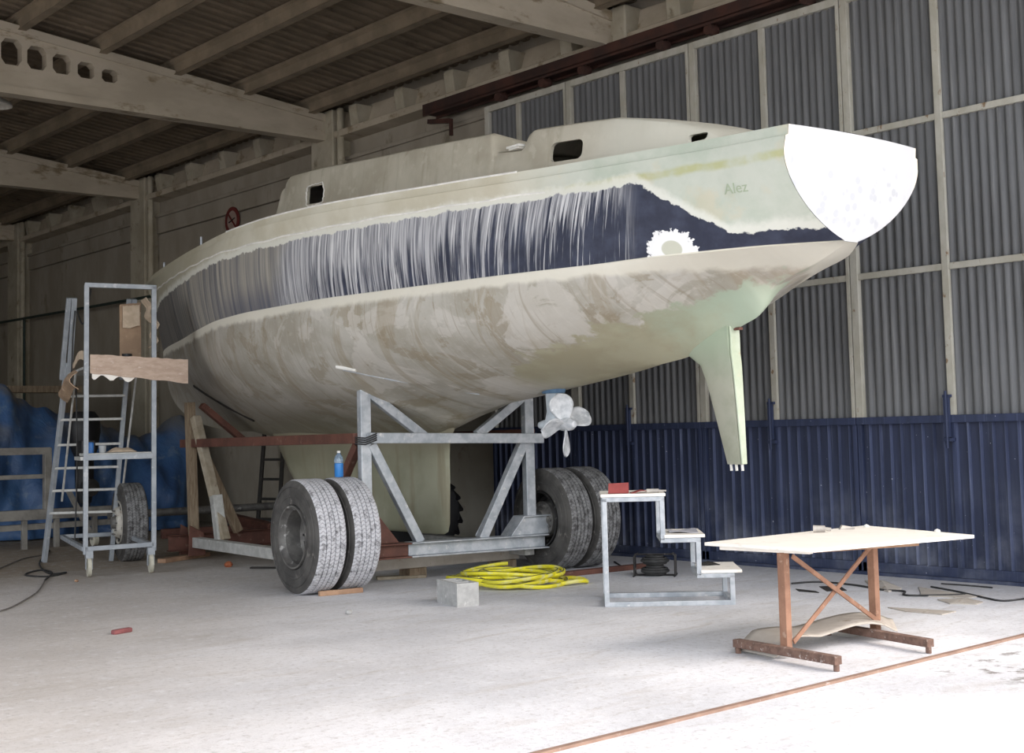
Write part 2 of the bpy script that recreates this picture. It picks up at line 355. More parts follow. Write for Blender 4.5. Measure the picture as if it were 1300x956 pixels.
# ------------------------------------------------------------------ mesh helpers
class MB:
    def __init__(s): s.bm = bmesh.new()
    def box(s, lo, hi, mat=None):
        x0, y0, z0 = lo; x1, y1, z1 = hi
        c = [(x0, y0, z0), (x1, y0, z0), (x1, y1, z0), (x0, y1, z0), (x0, y0, z1), (x1, y0, z1), (x1, y1, z1), (x0, y1, z1)]
        v = [s.bm.verts.new((mat @ Vector(q)) if mat else q) for q in c]
        for f in ((3, 2, 1, 0), (4, 5, 6, 7), (0, 1, 5, 4), (1, 2, 6, 5), (2, 3, 7, 6), (3, 0, 4, 7)): s.bm.faces.new([v[i] for i in f])
        return s
    def frame(s, p0, p1, up=(0, 0, 1)):
        p0 = Vector(p0); p1 = Vector(p1); d = (p1-p0); L = d.length; d.normalize(); up = Vector(up)
        if abs(d.dot(up)) > .98: up = Vector((0, 1, 0)) if abs(d.y) < .9 else Vector((1, 0, 0))
        a = d.cross(up).normalized(); b = a.cross(d).normalized()
        m = Matrix((a, b, d)).transposed().to_4x4(); m.translation = p0
        return m, L
    def bar(s, p0, p1, w, h=None, up=(0, 0, 1)):
        h = h or w; m, L = s.frame(p0, p1, up)
        return s.box((-w/2, -h/2, 0), (w/2, h/2, L), m)
    def ibeam(s, p0, p1, w, h, t=.012, up=(0, 0, 1)):
        m, L = s.frame(p0, p1, up)
        s.box((-w/2, h/2-t, 0), (w/2, h/2, L), m); s.box((-w/2, -h/2, 0), (w/2, -h/2+t, L), m)
        return s.box((-t/2, -h/2+t*.98, 0), (t/2, h/2-t*.98, L), m)
    def cyl(s, p0, p1, r0, r1=None, n=16):
        r1 = r0 if r1 is None else r1; m, L = s.frame(p0, p1)
        a = [s.bm.verts.new(m @ Vector((r0*cos(2*pi*i/n), r0*sin(2*pi*i/n), 0))) for i in range(n)]
        b = [s.bm.verts.new(m @ Vector((r1*cos(2*pi*i/n), r1*sin(2*pi*i/n), L))) for i in range(n)]
        for i in range(n): s.bm.faces.new((a[i], a[(i+1) % n], b[(i+1) % n], b[i]))
        s.bm.faces.new(a[::-1]); s.bm.faces.new(b); return s
    def path(s, pts, r, n=8, closed=False):
        pts = [Vector(p) for p in pts]; rings = []; k = len(pts); prev = None
        for i, p in enumerate(pts):
            a = pts[(i-1) % k] if (closed or i) else p; b = pts[(i+1) % k] if (closed or i < k-1) else p
            d = (b-a).normalized(); u = Vector((0, 0, 1)) if prev is None else prev
            if abs(d.dot(u)) > .97: u = Vector((1, 0, 0))
            x = d.cross(u).normalized(); y = x.cross(d); prev = y
            rings.append([s.bm.verts.new(p + x*(r*cos(2*pi*j/n)) + y*(r*sin(2*pi*j/n))) for j in range(n)])
        for i in range(k if closed else k-1):
            A, B = rings[i], rings[(i+1) % k]
            for j in range(n): s.bm.faces.new((A[j], A[(j+1) % n], B[(j+1) % n], B[j]))
        if not closed: s.bm.faces.new(rings[0][::-1]); s.bm.faces.new(rings[-1])
        return s
    def lathe(s, prof, n=64, axis='x', c=(0, 0, 0), closed=False):
        rings = []
        for a, r in prof:
            ring = []
            for i in range(n):
                t = 2*pi*i/n
                q = (a, r*cos(t), r*sin(t)) if axis == 'x' else ((r*cos(t), a, r*sin(t)) if axis == 'y' else (r*cos(t), r*sin(t), a))
                ring.append(s.bm.verts.new(Vector(q)+Vector(c)))
            rings.append(ring)
        m = len(rings)
        for k in range(m if closed else m-1):
            A, B = rings[k], rings[(k+1) % m]
            for i in range(n): s.bm.faces.new((A[i], A[(i+1) % n], B[(i+1) % n], B[i]))
        return s
    def grid(s, fn, nu, nv):
        V = [[s.bm.verts.new(fn(i/nu, j/nv)) for j in range(nv+1)] for i in range(nu+1)]
        for i in range(nu):
            for j in range(nv): s.bm.faces.new((V[i][j], V[i+1][j], V[i+1][j+1], V[i][j+1]))
        return s
    def prism(s, pts, d):
        """closed outline pushed along d"""
        a = [s.bm.verts.new(p) for p in pts]; b = [s.bm.verts.new(Vector(p)+Vector(d)) for p in pts]; n = len(pts)
        s.bm.faces.new(a[::-1]); s.bm.faces.new(b)
        for i in range(n): s.bm.faces.new((a[i], a[(i+1) % n], b[(i+1) % n], b[i]))
        return s
    def loft(s, rings, cap=True, closed=True):
        V = [[s.bm.verts.new(p) for p in r] for r in rings]; n = len(V[0])
        for k in range(len(V)-1):
            for i in range(n if closed else n-1): s.bm.faces.new((V[k][i], V[k][(i+1) % n], V[k+1][(i+1) % n], V[k+1][i]))
        if cap: s.bm.faces.new(V[0][::-1]); s.bm.faces.new(V[-1])
        return s
    def build(s, name, mat, parent=None, smooth=False, bevel=0., origin=None, weld=False, recalc=True):
        bm = s.bm
        if weld: bmesh.ops.remove_doubles(bm, verts=bm.verts, dist=1e-4)
        if recalc: bmesh.ops.recalc_face_normals(bm, faces=bm.faces)
        if origin is not None: bmesh.ops.translate(bm, verts=bm.verts, vec=-Vector(origin))
        me = bpy.data.meshes.new(name); bm.to_mesh(me); bm.free()
        me.materials.append(MATS[mat] if isinstance(mat, str) else mat)
        if smooth:
            for f in me.polygons: f.use_smooth = True
            if smooth != 'all':
                me.set_sharp_from_angle(angle=radians(smooth if smooth is not True else 38))
        o = bpy.data.objects.new(name, me); col.objects.link(o)
        if parent is not None: o.parent = parent
        if origin is not None: o.location = origin
        if bevel:
            md = o.modifiers.new('bevel', 'BEVEL'); md.width = bevel; md.segments = 2; md.limit_method = 'ANGLE'; md.angle_limit = radians(50)
        return o
def tag(o, label=None, cat=None, group=None, kind=None):
    if label: o['label'] = label
    if cat: o['category'] = cat
    if group: o['group'] = group
    if kind: o['kind'] = kind
    return o
def empty(name, loc=(0, 0, 0), rz=0., rot=None, label=None, cat=None, group=None):
    o = bpy.data.objects.new(name, None); col.objects.link(o); o.location = loc
    o.rotation_euler = rot if rot else (0, 0, rz); o.empty_display_size = .1
    return tag(o, label, cat, group)
def copy_tree(o, parent=None):
    c = o.copy(); col.objects.link(c); c.parent = parent
    for ch in list(o.children): copy_tree(ch, c)
    return c
def baked(o):
    """replace o's mesh by its modified mesh"""
    dg = bpy.context.evaluated_depsgraph_get(); dg.update()
    me = bpy.data.meshes.new_from_object(o.evaluated_get(dg), depsgraph=dg)
    o.modifiers.clear(); o.data = me
def cut(o, cutters):
    bpy.context.view_layer.update()
    for c in cutters:
        md = o.modifiers.new('cut', 'BOOLEAN'); md.operation = 'DIFFERENCE'; md.object = c; md.solver = 'EXACT'
    baked(o)
    for c in cutters:
        me = c.data; bpy.data.objects.remove(c); bpy.data.meshes.remove(me)
def merged(name, pieces, parent, smooth=35):
    bm = bmesh.new(); mats = []
    for mb, mat in pieces:
        me = bpy.data.meshes.new('t'); bmesh.ops.recalc_face_normals(mb.bm, faces=mb.bm.faces)
        for f in mb.bm.faces: f.material_index = len(mats)
        mb.bm.to_mesh(me); mb.bm.free(); bm.from_mesh(me); bpy.data.meshes.remove(me); mats.append(MATS[mat])
    me = bpy.data.meshes.new(name); bm.to_mesh(me); bm.free()
    for m in mats: me.materials.append(m)
    for f in me.polygons: f.use_smooth = True
    me.set_sharp_from_angle(angle=radians(smooth))
    o = bpy.data.objects.new(name, me); col.objects.link(o); o.parent = parent
    return o
def struct(name, mb, mat, parent=None, **k):
    o = mb.build(name, mat, parent, **k)
    if parent is None: o['kind'] = 'structure'
    return o
def mono(pts):
    X, Y = zip(*pts); h = [X[i+1]-X[i] for i in range(len(X)-1)]; d = [(Y[i+1]-Y[i])/h[i] for i in range(len(h))]
    m = [d[0]] + [0 if d[i-1]*d[i] <= 0 else 2*d[i-1]*d[i]/(d[i-1]+d[i]) for i in range(1, len(d))] + [d[-1]]
    def f(x):
        if x <= X[0]: return Y[0]
        if x >= X[-1]: return Y[-1]
        i = max(k for k in range(len(h)) if X[k] <= x); t = (x-X[i])/h[i]
        return (2*t**3-3*t*t+1)*Y[i]+(t**3-2*t*t+t)*h[i]*m[i]+(-2*t**3+3*t*t)*Y[i+1]+(t**3-t*t)*h[i]*m[i+1]
    return f
def smooth01(a, b, x):
    t = max(0, min(1, (x-a)/(b-a))); return t*t*(3-2*t)

# ================================================================== THE SETTING
XW = 10.97          # inner face of beams' ends and of the doors
YF, YB = 4.47, 36.0
XL = -7.0
YR = 1.3           # unseen canopy: roof added past the gate rail to dim the front floor
XR = -1.0           # ridge
def ztop(x): return 6.31 + .107*(XW-x) if x > XR else 6.31 + .107*(XW-XR) - .107*(XR-x)

struct('floor', MB().box((-40, -30, -.3), (40, 45, 0)), 'dusty_ground')

# side wall: three bays of precast panels with a ledge, beyond the doors
w = MB()
w.box((11.22, 2.5, 0), (11.5, YB, 6.6))
for y0, y1 in ((13.0, 16.45), (16.95, 22.8), (23.3, 29.1), (29.6, YB)):
    w.box((11.15, y0, 5.30), (11.25, y1, 5.60)); w.box((11.12, y0, 5.60), (11.25, y1, 5.66))
    w.box((11.17, y0, 0), (11.23, y1, 5.28)) if y0 > 14 else None
struct('wall_right', w, 'wall_concrete', bevel=.012)
struct('wall_back', MB().box((XL, YB, 0), (11.5, YB+.3, 8)), 'wall_concrete')
struct('wall_left', MB().box((XL-.3, 17.5, 0), (XL, YB, 7)), 'wall_concrete')  # unseen wall, left open at the front for light, closed to darken the depth
# columns
for i, y in enumerate((4.47, 10.6, 16.7, 23.02, 29.3)):
    c = MB(); top = 6.36
    c.box((10.90, y-.30, 0 if i > 1 else 5.9), (11.35, y+.30, top))
    if i > 1: c.cyl((10.98, y-.40, 0), (10.98, y-.40, top), .055)
    struct('trim_%d' % (i+1), c, 'column_concrete', bevel=.02)
# edge beam over the doors and along the wall, with its brackets
for i, (y0, y1) in enumerate(((4.69, 10.38), (10.82, 16.48), (16.92, 22.8), (23.24, 29.08), (29.52, YB))):
    g = MB()
    g.prism([(10.93, y0, 5.92), (11.3, y0, 5.90), (11.3, y0, 6.34), (11.16, y0, 6.34), (11.1, y0, 6.06), (10.93, y0, 6.02)], (0, y1-y0, 0))
    o = struct('trim_%d' % (i+6), g, 'beam_concrete', bevel=.01)
    nb = 5 if i else 4
    for k in range(nb):
        yy = y0 + (y1-y0)*(k+.42)/nb
        b = MB().prism([(10.93, yy-.07, 6.02), (11.2, yy-.07, 6.02), (11.2, yy-.12, 6.30), (10.86, yy-.12, 6.30), (10.86, yy-.12, 6.24)], (0, .20, 0))
        b.build('bracket', 'column_concrete', o, bevel=.012)
# roof: sheets run across, purlins run along
rf = MB()
nx = 0
def roof_z(x): return ztop(x)+.20
pitch = .21
ny = int((YB+.2-YR+.3)/pitch*6)
for (xa, xb) in ((11.6, XR), (XR, XL)):
    def fn(u, v, xa=xa, xb=xb):
        x = xa+(xb-xa)*u; y = YR-.3 + pitch*v*ny/6.
        ph = round(v*ny) % 6; return Vector((x, y, roof_z(x)+(.0, .0, .0, .045, .045, .0)[ph] + (0 if ph not in (2, 5) else 0.004)))
    rf.grid(fn, 8, ny)
o = rf.build('ceiling', 'roof_sheet'); o['kind'] = 'structure'
md = o.modifiers.new('thick', 'SOLIDIFY'); md.thickness = .012; md.offset = 1
pk = 0
x = 10.65
while x > XL:
    p = MB(); zt = ztop(x)
    p.prism([(x-.075, YR-.25, zt+.17), (x+.075, YR-.25, zt+.17), (x+.075, YR-.25, zt+.13), (x+.03, YR-.25, zt+.1), (x+.03, YR-.25, zt-.02), (x+.055, YR-.25, zt-.05),
             (x-.055, YR-.25, zt-.05), (x-.03, YR-.25, zt-.02), (x-.03, YR-.25, zt+.1), (x-.075, YR-.25, zt+.13)], (0, YB-YR, 0))
    struct('trim_%d' % (12+pk), p, 'purlin'); pk += 1; x -= 1.09
# main beams across
for i, y in enumerate((4.47, 10.61, 16.7, 23.03, 29.3)):
    b = MB(); bz = 5.98 if i in (3, 4) else 5.92
    L, R = XL, XW
    def prof(t, za, zb, y=y):  # slab between underside za(x) and top zb(x), thickness t
        pts = [(R, za(R)), (XR, za(XR)), (L, za(L)), (L, zb(L)), (XR, zb(XR)), (R, zb(R))]
        b.prism([(px, y-t/2, pz) for px, pz in pts], (0, t, 0))
    top = lambda x: ztop(x)-.0
    prof(.16, lambda x: bz, top)
    prof(.21, lambda x: bz-.006, lambda x: bz+.10)
    prof(.22, lambda x: top(x)-.11, lambda x: top(x)+.005)
    o = b.build('trim_%d' % (40+i), 'beam_concrete'); o['kind'] = 'structure'
    cs = []
    xx = 7.49; hw, hh = .11, .085
    for k in range(9):
        cz = 6.36+.026*k; 
        oct_ = [(-1, -.55), (-.6, -1), (.6, -1), (1, -.55), (1, .55), (.6, 1), (-.6, 1), (-1, .55)]
        cs.append(MB().prism([(xx+a*hw, y-.5, cz+c_*hh) for a, c_ in oct_], (0, 1, 0)).build('cutter', 'beam_concrete'))
        hh = min(.17, hh+.022); hw = min(.135, hw+.006); xx -= .33
    if i == 2: cut(o, cs)
    else:
        for c_ in cs: bpy.data.objects.remove(c_)

# rust red door track under the edge beam
t = MB().box((10.80, 3.0, 5.79), (11.05, 14.04, 5.92)); t.box((10.80, 3.0, 5.76), (10.82, 14.04, 5.80)); t.box((11.03, 3.0, 5.76), (11.05, 14.04, 5.80))
tr = struct('trim_60', t, 'rust_track')
tb = MB(); tb.bar((10.9, 14.03, 5.70), (10.9, 13.55, 5.62), .06); tb.bar((10.9, 13.55, 5.64), (10.9, 13.55, 5.42), .04)
tb.build('hanging_bracket', 'rust_track', tr)
# sliding door leaves: a heavy post each side, a slim post between, rails
DP = [12.85, 11.32, 9.36, 7.40, 5.42, 3.45]
def corr(x, y0, y1, z0, z1, pit, dep, trap=True):
    m = MB(); m.ribs = []; n = max(1, round((y1-y0)/pit)); P = (y1-y0)/n; pts = []
    for k in range(n):
        a = y0+k*P
        pr = ((0, 0), (.76, 0), (.84, 1), (.90, 1)) if trap else ((0, 0), (.15, .15), (.35, .85), (.5, 1), (.65, .85), (.85, .15))
        pts += [(a+q*P, d*dep) for q, d in pr]
    pts.append((y1, 0))
    lo = [m.bm.verts.new((x-d, y, z0)) for y, d in pts]; hi = [m.bm.verts.new((x-d, y, z1)) for y, d in pts]
    lb = [m.bm.verts.new((x+.03, pts[0][0], z0)), m.bm.verts.new((x+.03, pts[-1][0], z0))]; hb = [m.bm.verts.new((x+.03, pts[0][0], z1)), m.bm.verts.new((x+.03, pts[-1][0], z1))]
    for i in range(len(pts)-1):
        f_ = m.bm.faces.new((lo[i], lo[i+1], hi[i+1], hi[i]))
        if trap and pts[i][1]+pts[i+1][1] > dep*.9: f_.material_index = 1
    m.bm.faces.new((lb[0], lb[1], hb[1], hb[0])); m.bm.faces.new((lo[0], hi[0], hb[0], lb[0])); m.bm.faces.new((lo[-1], lb[1], hb[1], hi[-1]))
    return m
for i in range(5):
    ya, yb = DP[i+1], DP[i]; ym = {0: 12.2, 1: 10.38, 2: 8.37, 3: 6.38, 4: 4.45}[i]
    dr = empty('door_%d' % (i+1), (10.95, (ya+yb)/2, 0)); dr['kind'] = 'structure'
    off = Vector((-10.95, -(ya+yb)/2, 0))
    def put(mb, name, mat, **k):
        bmesh.ops.translate(mb.bm, verts=mb.bm.verts, vec=off)
        return mb.build(name, mat, dr, **k)
    xo = 10.95
    for (q0, q1) in ((ya, ym), (ym, yb)):
        o = corr(xo, q0, q1, 1.50, 5.62, .09, .024, False); bm_ = o
        bmesh.ops.translate(o.bm, verts=o.bm.verts, vec=off); ob = o.build('upper_panel', 'sheet_grey', dr)
        o = corr(xo-.005, q0, q1, .06, 1.50, .118, .032, True)
        bmesh.ops.translate(o.bm, verts=o.bm.verts, vec=off); ob = o.build('lower_panel', 'sheet_blue', dr); ob.data.materials.append(MATS['rib_blue_lit'])
    f = MB(); f.box((xo-.06, yb-.085, 1.46), (xo+.02, yb-.005, 5.66)); f.box((xo-.06, ya+.005, 1.46), (xo+.02, ya+.045, 5.66)); f.box((xo-.06, ya+.045, 5.58), (xo+.02, yb-.085, 5.66))
    put(f, 'frame', 'door_white', bevel=.004)
    f = MB(); f.box((xo-.055, ym-.035, 1.50), (xo+.02, ym+.035, 5.58)); put(f, 'centre_post', 'door_white', bevel=.004)
    for z in (2.86, 4.26):
        f = MB(); f.box((xo-.05, ya+.045, z-.03), (xo+.02, ym-.035, z+.03)); f.box((xo-.05, ym+.035, z-.03), (xo+.02, yb-.085, z+.03)); put(f, 'rail', 'door_white', bevel=.004)
    f = MB(); f.box((xo-.065, ya+.003, 1.43), (xo+.02, yb-.003, 1.50)); f.box((xo-.05, ya+.003, .03), (xo+.02, yb-.003, .12))
    f.box((xo-.05, yb-.05, .03), (xo+.02, yb-.005, 1.46)); f.box((xo-.05, ya+.005, .03), (xo+.02, ya+.05, 1.46)); f.box((xo-.045, ym-.02, .1), (xo+.02, ym+.02, 1.46))
    put(f, 'lower_frame', 'frame_blue', bevel=.004)
    if i in (1, 2, 3, 4):
        f = MB(); yy = ym+.03; f.bar((xo-.085, yy, 1.30), (xo-.085, yy, 1.66), .035, .05); f.box((xo-.09, yy-.04, 1.66), (xo-.03, yy+.04, 1.685)); f.box((xo-.09, yy-.05, 1.26), (xo-.03, yy+.05, 1.29))
        f.cyl((xo-.10, yy, 1.2), (xo-.10, yy, 1.72), .012)
        put(f, 'bolt', 'frame_blue')
    f = MB()
    for yy in (ya+.35, yb-.35):
        f.cyl((xo-.13, yy, 5.72), (xo+.0, yy, 5.72), .06); f.box((xo-.03, yy-.03, 5.6), (xo-.005, yy+.03, 5.8))
    put(f, 'hanger', 'rust_track')
s_ = MB().box((10.86, 2.8, 0), (11.08, 12.9, .03)); struct('baseboard_right', s_, 'frame_blue')
# pale rendered wall between the door and the second bay, seen over the hull
struct('trim_61', MB().box((11.16, 13.0, 0), (11.21, 16.4, 5.28)), 'light_render')
# pipe along the wall
pp = MB(); pp.path([(10.9, 17.2, 4.05), (10.9, 23., 4.10), (10.9, 30.5, 4.21), (10.9, 35, 4.28)], .028)
pp.path([(10.9, 28.6, 4.18), (10.9, 28.6, .3)], .03)
struct('trim_62', pp, 'green_pipe', smooth=True)
# steel ground rail of the front gate
struct('trim_63', MB().box((2.0, 4.45, -.02), (10.9, 4.485, .015)), 'rail_steel')

# no-smoking disc on the wall
sg = empty('no_smoking_sign', (11.14, 19.85, 5.16), label='round red-rimmed prohibition sign with a slash on the dark side wall above the bow', cat='sign')
d = MB().lathe([(0, .17), (0, .235), (-.02, .235), (-.02, .17)], 40, closed=True); d.build('rim', 'sign_red', sg)
MB().lathe([(-.012, .001), (-.012, .172), (.0, .172), (.0, .001)], 40).build('face', 'sign_white', sg)
MB().bar((-.018, .13, .13), (-.018, -.13, -.13), .035, .006, up=(1, 0, 0)).build('slash', 'sign_red', sg)
MB().bar((-.018, .1, -.03), (-.018, -.1, .03), .008, .03, up=(1, 0, 0)).build('cigarette', 'black_plastic', sg)

# hanging lamp
lp = empty('hanging_lamp', (6.35, 17.6, 6.0), label='round white industrial lamp hanging under the roof at the left edge', cat='lamp')
MB().lathe([(.10, .03), (.09, .08), (.03, .17), (-.01, .19), (-.02, .185), (0.02, .14), (.05, .03)], 32, 'z', closed=False).build('lamp_shade', 'lamp_metal', lp, smooth=True)
m_ = MB().cyl((0, 0, .08), (0, 0, .16), .04); m_.cyl((0, 0, .15), (0, 0, .95), .008); m_.build('lamp_stem', 'lamp_metal', lp)

# ================================================================== THE BOAT
HD = radians(2.5)
boat = empty('sailboat', (8.25, 10.3, 0), -HD, label='large stripped sailing yacht with navy band and white transom, propped in a steel cradle', cat='boat')
Db = Vector((sin(HD), cos(HD), 0)); Nb = Vector((cos(HD), -sin(HD), 0)); Cb = Vector((8.25, 10.3, 0))
bA = mono([(-4.95, .72), (-4.3, .85), (-3.67, 1.01), (-3, 1.18), (-2.2, 1.4), (-1.7, 1.51), (-1, 1.66), (-.3, 1.76), (.4, 1.79), (1.3, 1.72), (2.8, 1.42), (4.8, .9), (6.2, .48), (7.1, .16), (7.56, .004)])
bB = mono([(-4.95, .76), (-4.3, .88), (-3.5, 1.06), (-2.9, 1.2), (-2, 1.45), (-.9, 1.68), (.5, 1.8), (1.5, 1.75), (2.5, 1.55), (4.3, 1.07), (5.8, .57), (6.8, .17), (7.28, .0)])
zC = mono([(-4.9, 2.755), (-4.45, 2.73), (-4.0, 2.71), (-3.3, 2.695), (-2.5, 2.69), (7, 2.69)])
bC = mono([(-4.9, .03), (-4.7, .25), (-4.45, .5), (-4.1, .75), (-3.8, .93), (-3.05, 1.2), (-2.4, 1.36), (-1.8, 1.46), (-1, 1.6), (-.2, 1.71), (.9, 1.72), (1.8, 1.62), (3, 1.3), (4.5, .82), (6, .36), (6.95, .0)])
zA = mono([(-5, 3.5), (-3, 3.5), (0, 3.54), (2, 3.57), (5, 3.64), (7.6, 3.74)])
zB = mono([(-5, 3.33), (-3, 3.32), (0, 3.33), (2, 3.36), (5, 3.43), (7.5, 3.6)])
zK = mono([(-4.93, 2.76), (-4.83, 2.74), (-4.58, 2.64), (-4.32, 2.56), (-4.1, 2.48), (-3.8, 2.36), (-3.5, 2.22), (-3.06, 2.06), (-2.35, 1.91), (-1.5, 1.80), (-.8, 1.72), (-.5, 1.70), (-.2, 1.66), (0, 1.60), (.3, 1.56), (2, 1.53), (3.3, 1.53), (4.4, 1.53), (5.2, 1.58), (5.98, 1.70),
           (6.4, 1.86), (6.65, 2.02), (6.8, 2.22), (6.92, 2.62), (7.0, 2.86), (7.14, 3.22), (7.3, 3.45), (7.56, 3.735)])
bump_skeg = mono([(-4.16, 0), (-4.10, .05), (-4.04, .12), (-3.95, .15), (-3.8, .14), (-3.5, .13), (-3.0, .06), (-2.5, 0)])
bump_keel = mono([(-.9, 0), (-.4, .03), (.0, .10), (.3, .13), (3.2, .13), (3.7, .08), (4.3, .0)])
def bez(p0, p1, p2, p3, t):
    a = (1-t)**3; b = 3*t*(1-t)**2; c = 3*t*t*(1-t); d = t**3
    return (a*p0[0]+b*p1[0]+c*p2[0]+d*p3[0], a*p0[1]+b*p1[1]+c*p2[1]+d*p3[1])
def section(s):
    zk = zK(s); a = (bA(s), zA(s)); b = (bB(s), max(zB(s), zk)); c = (bC(s), max(zC(s), zk)); pts = []
    za = max(a[1], zk); pts.append((a[0], za))
    st = .07
    zz = max(za-st, zk+.0)
    pts.append((a[0]+.002 if b[0] > .02 else a[0]*.5, zz)); 
    if b[0] > .02: pts.append((a[0]+.026, zz-.008))
    else: pts.append((a[0]*.3, zz-.004))
    pts.append(b)
    k = 1-smooth01(-4.75, -3.2, s)          # rounder towards the stern
    dz = b[1]-c[1]
    m1 = (b[0]+(c[0]-b[0])*.33+.035*(1-k), b[1]-dz*.33); m2 = (b[0]+(c[0]-b[0])*.66+.035*(1-k), b[1]-dz*.66)
    q1 = (b[0]-.0, b[1]-dz*.30); q2 = (c[0]+(b[0]-c[0])*.60, c[1]+dz*.22)
    fl = 1 if b[0] > .05 else 0
    if not fl: m1 = (b[0], b[1]-dz*.33); m2 = (c[0], b[1]-dz*.66)
    p1 = (m1[0]*(1-k)+q1[0]*k, m1[1]*(1-k)+q1[1]*k); p2 = (m2[0]*(1-k)+q2[0]*k, m2[1]*(1-k)+q2[1]*k)
    for i in range(1, 15): pts.append(bez(b, p1, p2, c, i/14))
    c2 = (c[0]+(.014 if c[0] > .05 else 0), c[1]-.004)
    pts.append(c2)
    h = c2[1]-zk; w_ = c2[0]
    full = smooth01(-4.2, -2.2, s)*(1-smooth01(2.0, 6.2, s))
    ver = .42+.16*full; p1 = (w_*(.93+.06*full), c2[1]-h*ver)
    p2 = (w_*(.16+.40*full), zk+h*(.34-.24*full))
    aft = 1-smooth01(-4.3, -3.4, s); p1 = (p1[0]*(1-aft)+w_*.66*aft, p1[1]*(1-aft)+(c2[1]-h*.36)*aft); p2 = (p2[0]*(1-aft)+w_*.30*aft, p2[1]*(1-aft)+(zk+h*.30)*aft)
    b1 = bump_skeg(s) if -4.16 < s < -2.5 else 0; b2 = bump_keel(s) if -.9 < s < 4.3 else 0
    for i in range(1, 31):
        u, z = bez(c2, p1, p2, (0, zk), i/30)
        z -= b1*(.75*math.exp(-(u/.13)**2)+.25*math.exp(-(u/.3)**2)) + b2*(.5*math.exp(-(u/.22)**2)+.5*math.exp(-(u/.5)**2))
        pts.append((u, z))
    return pts
stations = []
s = -4.83
def rng(a, b, n): return [a+(b-a)*i/n for i in range(n)]
stations = rng(-4.86, -4.2, 22)+rng(-4.2, -3.9, 20)+rng(-3.9, -.3, 50)+rng(-.3, .5, 20)+rng(.5, 6.2, 60)+rng(6.2, 7.56, 34)+[7.56]
def shear(s, z): return s - .10*(z-2.72)*(1-smooth01(-4.86, -4.3, s))
hm = MB(); rows = []
for s in stations:
    sec = section(s)
    port = [Vector((-u, shear(s, z), z)) for u, z in sec]; star = [Vector((u, shear(s, z), z)) for u, z in sec][:-1][::-1]
    rows.append(port+star)
hm.loft(rows, cap=False, closed=False)
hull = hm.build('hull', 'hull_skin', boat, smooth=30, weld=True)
# transom: the stern ring filled, with a slight crown
r0 = rows[0]; n = len(r0); tm = MB(); K = len(section(0))
cen = []
port = r0[:K]; star = r0[K-1:][::-1]
def trow(k, t):
    a, b = port[k], star[k]; p = a.lerp(b, t); wdt = (b-a).length
    p.y -= .05*(1-(2*t-1)**2)*min(1, wdt/1.2); return p
V = [[tm.bm.verts.new(trow(k, t/12)) for t in range(13)] for k in range(K)]
for k in range(K-1):
    for t in range(12): tm.bm.faces.new((V[k][t], V[k+1][t], V[k+1][t+1], V[k][t+1]))
bmesh.ops.translate(tm.bm, verts=tm.bm.verts, vec=(0, -.004, 0))
tag(tm.build('transom', 'transom_filler', boat, smooth=30, weld=True), 'bright white transom spotted with sanded filler')
# deck
dm = MB(); V = []
for s in stations:
    a = bA(s)-.012; z = max(zA(s), zK(s))
    V.append([dm.bm.verts.new((a*(2*t/8-1), shear(s, z), z-.02+.06*(1-(2*t/8-1)**2)*min(1, a))) for t in range(9)])
for k in range(len(V)-1):
    for t in range(8): dm.bm.faces.new((V[k][t], V[k+1][t], V[k+1][t+1], V[k][t+1]))
dm.build('deck', 'cabin_skin', boat, smooth=True)
# keel
def fin(slices, n=28):
    rings = []
    for z, sa, sf, th in slices:
        r = []
        for i in range(n):
            t = 2*pi*i/n; xx = cos(t); yy = sin(t)
            q = (xx+1)/2   # 0 aft, 1 forward
            wid = th*abs(yy)**.7*(1 if yy >= 0 else -1)*(.45+.75*q if q < .75 else 1.01)
            r.append(Vector((wid, sa+(sf-sa)*q, z)))
        rings.append(r)
    return rings
ksl = [(.43, .22, 2.50, .05), (.46, .15, 2.60, .09), (.54, .12, 2.70, .10), (.75, .11, 2.95, .115), (.98, .10, 3.26, .13), (1.20, .10, 3.46, .15), (1.33, .09, 3.56, .165), (1.42, .05, 3.62, .19), (1.50, .0, 3.7, .23), (1.58, -.06, 3.7, .27)]
MB().loft(fin(ksl)).build('keel', 'keel_skin', boat, smooth=50)
# skeg with its blunt pale rudder face
ssl = [(1.15, -3.77, -3.61, .030), (1.5, -3.755, -3.51, .040), (1.8, -3.74, -3.42, .05), (1.94, -3.73, -3.36, .055), (2.02, -3.72, -3.24, .062), (2.08, -3.72, -3.08, .07), (2.14, -3.72, -2.98, .072), (2.22, -3.715, -2.95, .07), (2.30, -3.71, -2.95, .06)]
body = [(2.18, -3.70, -2.85, .09), (2.215, -3.74, -2.8, .12), (2.25, -3.88, -2.7, .15), (2.29, -3.99, -2.65, .18), (2.34, -4.05, -2.6, .22), (2.40, -4.07, -2.5, .26), (2.46, -4.09, -2.5, .28), (2.52, -4.09, -2.5, .29), (2.60, -4.05, -2.6, .26)]
rg = []
for z, sa, sf, th in ssl:
    r = [Vector((-th*.95, sa, z))]
    for q in (.15, .3, .45, .6, .75, .88, .96): r.append(Vector((-th*(1-q**2.2)**.75*1.05, sa+(sf-sa)*q, z)))
    r.append(Vector((0, sf, z)))
    r += [Vector((-p.x, p.y, z)) for p in r[:-1][::-1]]
    rg.append(r)
skeg = MB().loft(rg).build('skeg', 'skeg_skin', boat, smooth=40)
fm = MB()
fr = [[Vector((-min(th, .056)*.97, sa-.004, z)), Vector((-min(th, .056)*.97, sa-.02, z)), Vector((min(th, .056)*.97, sa-.02, z)), Vector((min(th, .056)*.97, sa-.004, z))] for z, sa, sf, th in ssl]
tag(fm.loft(fr).build('hinge_face', 'skeg_face', skeg, bevel=.006), 'pale blunt aft face of the skeg')
